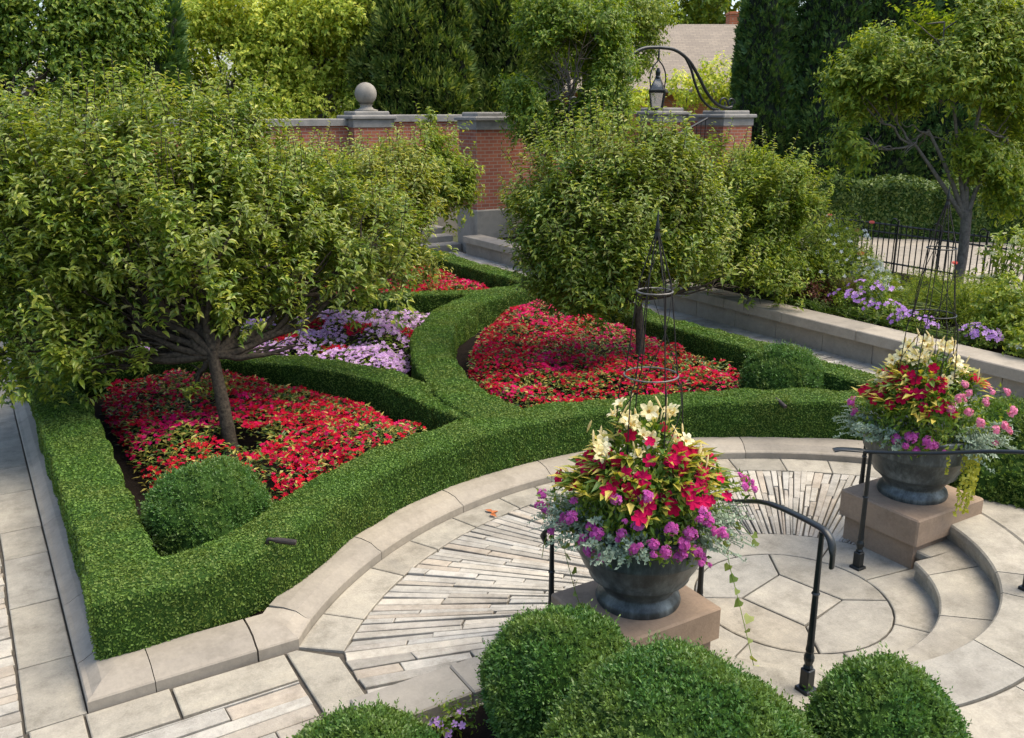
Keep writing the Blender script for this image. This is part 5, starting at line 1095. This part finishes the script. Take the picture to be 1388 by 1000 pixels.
shrubby('white_flower_plant', 'airy green plant dotted with tiny white flowers between crabapple and phlox', (12.8, 11.0, .4), [(12.9, 11.2, 1.15, .75, .7, .6), (12.5, 10.4, .95, .6, .5, .5), (12.1, 10.6, .75, .5, .5, .4), (13.1, 10.9, 1.0, .5, .5, .4), (12.05, 10.0, 1.2, .4, .4, .4), (11.7, 9.75, .85, .4, .35, .35), (12.2, 9.55, .9, .4, .35, .35), (12.8, 10.4, 1.4, .45, .4, .4), (12.8, 10.3, 1.15, .45, .45, .5), (12.1, 10.2, .85, .45, .45, .45), (12.7, 9.9, .9, .4, .4, .4)], 2500, .07, 'midgreen', .35, 'flowering plant', None, 90, [STAR['white']], .034)
shrubby('feathery_plant', 'feathery light-green foliage clump behind the farther obelisk', (12.6, 7.8, .4), [(12.7, 8.2, .68, .6, .55, .3), (12.4, 7.4, .7, .55, .55, .35), (12.1, 7.0, .62, .45, .45, .28), (13.1, 8.9, .62, .55, .5, .26), (12.1, 8.6, .58, .4, .5, .25)], 1300, .07, 'midgreen', .18, 'plant', nl=9, sl=.22)
shrubby('nasturtium_plant', 'light-green leafy clump with one orange flower near the coping', (11.8, 6.7, .4), [(11.95, 6.8, .85, .4, .35, .4), (11.7, 6.45, .62, .3, .3, .3)], 420, .08, 'midgreen', .55, 'flowering plant', None, 1, [ZIN['orange']], .05)
shrubby('tobacco_plant', 'tall flowering tobacco with pale green trumpets in front of the grey tree trunk', (13.3, 7.9, .4), [(13.3, 7.9, .7, .5, .45, .35), (13.4, 7.7, 1.35, .35, .45, .35)], 260, .10, 'midgreen', .42, 'flowering plant', 'flowering tobacco', 64, [STAR['greenwhite']], .036)
shrubby('tobacco_plant', 'low flowering tobacco with white trumpets drooping over the coping', (11.4, 5.95, .42), [(11.25, 5.95, .58, .28, .35, .2)], 170, .09, 'midgreen', .45, 'flowering plant', 'flowering tobacco', 16, [STAR['greenwhite'], STAR['white']], .042)
shrubby('dark_vine', 'dense dark leafy vine mass at the picture edge beside the border', (12.4, 5.5, .4), [(12.0, 5.7, .9, .5, .45, .5), (12.5, 5.6, 1.4, .5, .5, .5), (11.8, 5.3, .7, .45, .45, .4), (12.4, 6.0, 1.0, .35, .35, .5)], 1000, .10, 'darkleaf', .6, 'plant', nl=6, sl=.22)
shrubby('coleus_plant', 'low brown coleus next to the purple petunias', (11.6, 9.9, .4), [(11.55, 9.8, .6, .35, .35, .2)], 240, .06, 'coleus', .5, 'plant')
shrubby('low_groundcover_plant', 'low dull green mat along the coping in front of the coleus', (11.3, 9.3, .4), [(11.25, 9.9, .46, .2, .8, .1), (11.25, 8.6, .44, .16, .7, .09), (11.3, 7.2, .44, .18, .6, .09)], 700, .035, 'clip', .4, 'plant')
shrubby('leafy_shrub', 'dark leafy shrub under the leaning crabapple along the coping', (12.0, 11.8, .4), [(11.6, 11.0, .75, .5, .6, .35), (11.7, 12.2, .8, .5, .8, .4), (12.3, 12.6, 1.1, .7, .8, .6), (11.6, 13.8, .8, .5, .9, .4)], 1100, .08, 'green', .5, 'shrub', nl=7, sl=.2)
g = thing('ornamental_grass', 'tuft of fine bronze grass above the purple petunias', 'grass tuft', (11.85, 9.35, .4)); mb = MB()
for k in range(520):
    a = rng.random() * 6.28; l = rng.uniform(.4, .75); e = .6 * rng.random() * l; b = np.array([11.85 + rng.normal(0, .06), 9.35 + rng.normal(0, .06), .38])
    P = np.array([b + [e * t * t * math.cos(a), e * t * t * math.sin(a), l * (t - .3 * t ** 3)] for t in (0, .4, .75, 1)]); sd = np.array([-math.sin(a), math.cos(a), 0]) * .003
    V = np.concatenate([P - sd, P + sd]); mb.add(V, [(i, i + 1, i + 5, i + 4) for i in range(3)], 0)
mb.build('blade_tuft', M['grassb'], g, (11.85, 9.35, .4))
def zinnia(label, p, z, col, s=.055):
    root = thing('zinnia_plant', label, 'flower', (p[0], p[1], .38), group='zinnias in the border'); O = np.array([p[0], p[1], .38]); top = np.array([p[0] + rng.normal(0, .03), p[1] + rng.normal(0, .03), z])
    mb = MB(); S = spline([O, (O + top) / 2 + rng.normal(0, .03, 3), top], 10); tube(mb, S, .006, 5, 0, False)
    n = 14; q = S[rng.integers(1, 9, n)]; a = rng.random(n) * 6.28; scatter(mb, *LEAF, q, np.stack([np.cos(a), np.sin(a), np.full(n, .4)], 1), np.array([(0, 0, 1.)] * n), np.array([(.03, .08, .08)] * n), 0)
    mb.build('stem', M['midgreen'], root, O); part(ZIN[col], 'flower', root, top - O, (-.35, -.3, .8), s)
zinnia('tallest coral zinnia, at the edge of the crabapple leaves', (13.2, 11.6), 1.74, 'coral'); zinnia('coral zinnia lower on the crabapple side of the group', (12.9, 10.8), 1.52, 'coral', .065)
zinnia('salmon zinnia just above its round coral neighbour', (13.2, 10.9), 1.62, 'coral'); zinnia('coral zinnia in front of the end of the fence', (13.4, 10.2), 1.56, 'coral')
zinnia('coral zinnia right on the fence top line', (13.2, 10.3), 1.42, 'coral', .06); zinnia('deep coral zinnia above the white phlox', (12.7, 9.85), 1.12, 'coral', .065); zinnia('dusky coral zinnia within the legs of the farther obelisk', (13.6, 8.7), 1.05, 'coral')
zinnia('upper hot pink zinnia at the picture edge', (13.4, 6.9), 1.55, 'hotpink', .05); zinnia('lower hot pink zinnia at the picture edge', (13.2, 6.75), 1.30, 'hotpink', .055); zinnia('hot pink zinnia leaning left of its pair at the picture edge', (13.3, 6.95), 1.25, 'hotpink', .05)

# ------------------------------------------------------------------ light, sky, camera
SUN_EL, SUN_AZ = 62, 116        # azimuth: degrees clockwise from +Y of the direction toward the sun
w = bpy.data.worlds.new('World'); SC.world = w; w.use_nodes = True; nt = w.node_tree
sky = nt.nodes.new('ShaderNodeTexSky'); sky.sky_type = 'NISHITA'; sky.sun_disc = False
sky.sun_elevation = R(SUN_EL); sky.sun_rotation = R(SUN_AZ); sky.air_density = 1.0; sky.dust_density = 3.0; sky.ozone_density = 1.0
bg = nt.nodes['Background']; nt.links.new(sky.outputs[0], bg.inputs[0]); bg.inputs[1].default_value = .15
sl = bpy.data.lights.new('sun', 'SUN'); sl.energy = 1.9; sl.angle = R(48); sl.color = (1, .89, .70)
so = bpy.data.objects.new('sun', sl); COL.objects.link(so); so.location = (5, -5, 20)
d = Vector((math.sin(R(SUN_AZ)) * math.cos(R(SUN_EL)), math.cos(R(SUN_AZ)) * math.cos(R(SUN_EL)), math.sin(R(SUN_EL))))
so.rotation_euler = (-d).to_track_quat('-Z', 'Y').to_euler()
cam = bpy.data.cameras.new('camera'); co = bpy.data.objects.new('camera', cam); COL.objects.link(co)
co.location = (0, 0, 3.4); cam.sensor_width = 36; cam.lens = 1230 / 1388 * 36; cam.clip_start = .05; cam.clip_end = 2000
f = Vector((math.sin(yaw) * math.cos(R(15.884)), math.cos(yaw) * math.cos(R(15.884)), -math.sin(R(15.884))))
co.rotation_euler = f.to_track_quat('-Z', 'Y').to_euler(); SC.camera = co
SC.view_settings.view_transform = 'Standard'; SC.view_settings.look = 'None'; SC.view_settings.exposure = 1.1; SC.view_settings.gamma = 1
SC.cycles.max_bounces = 6; SC.cycles.transmission_bounces = 4; SC.cycles.transparent_max_bounces = 4
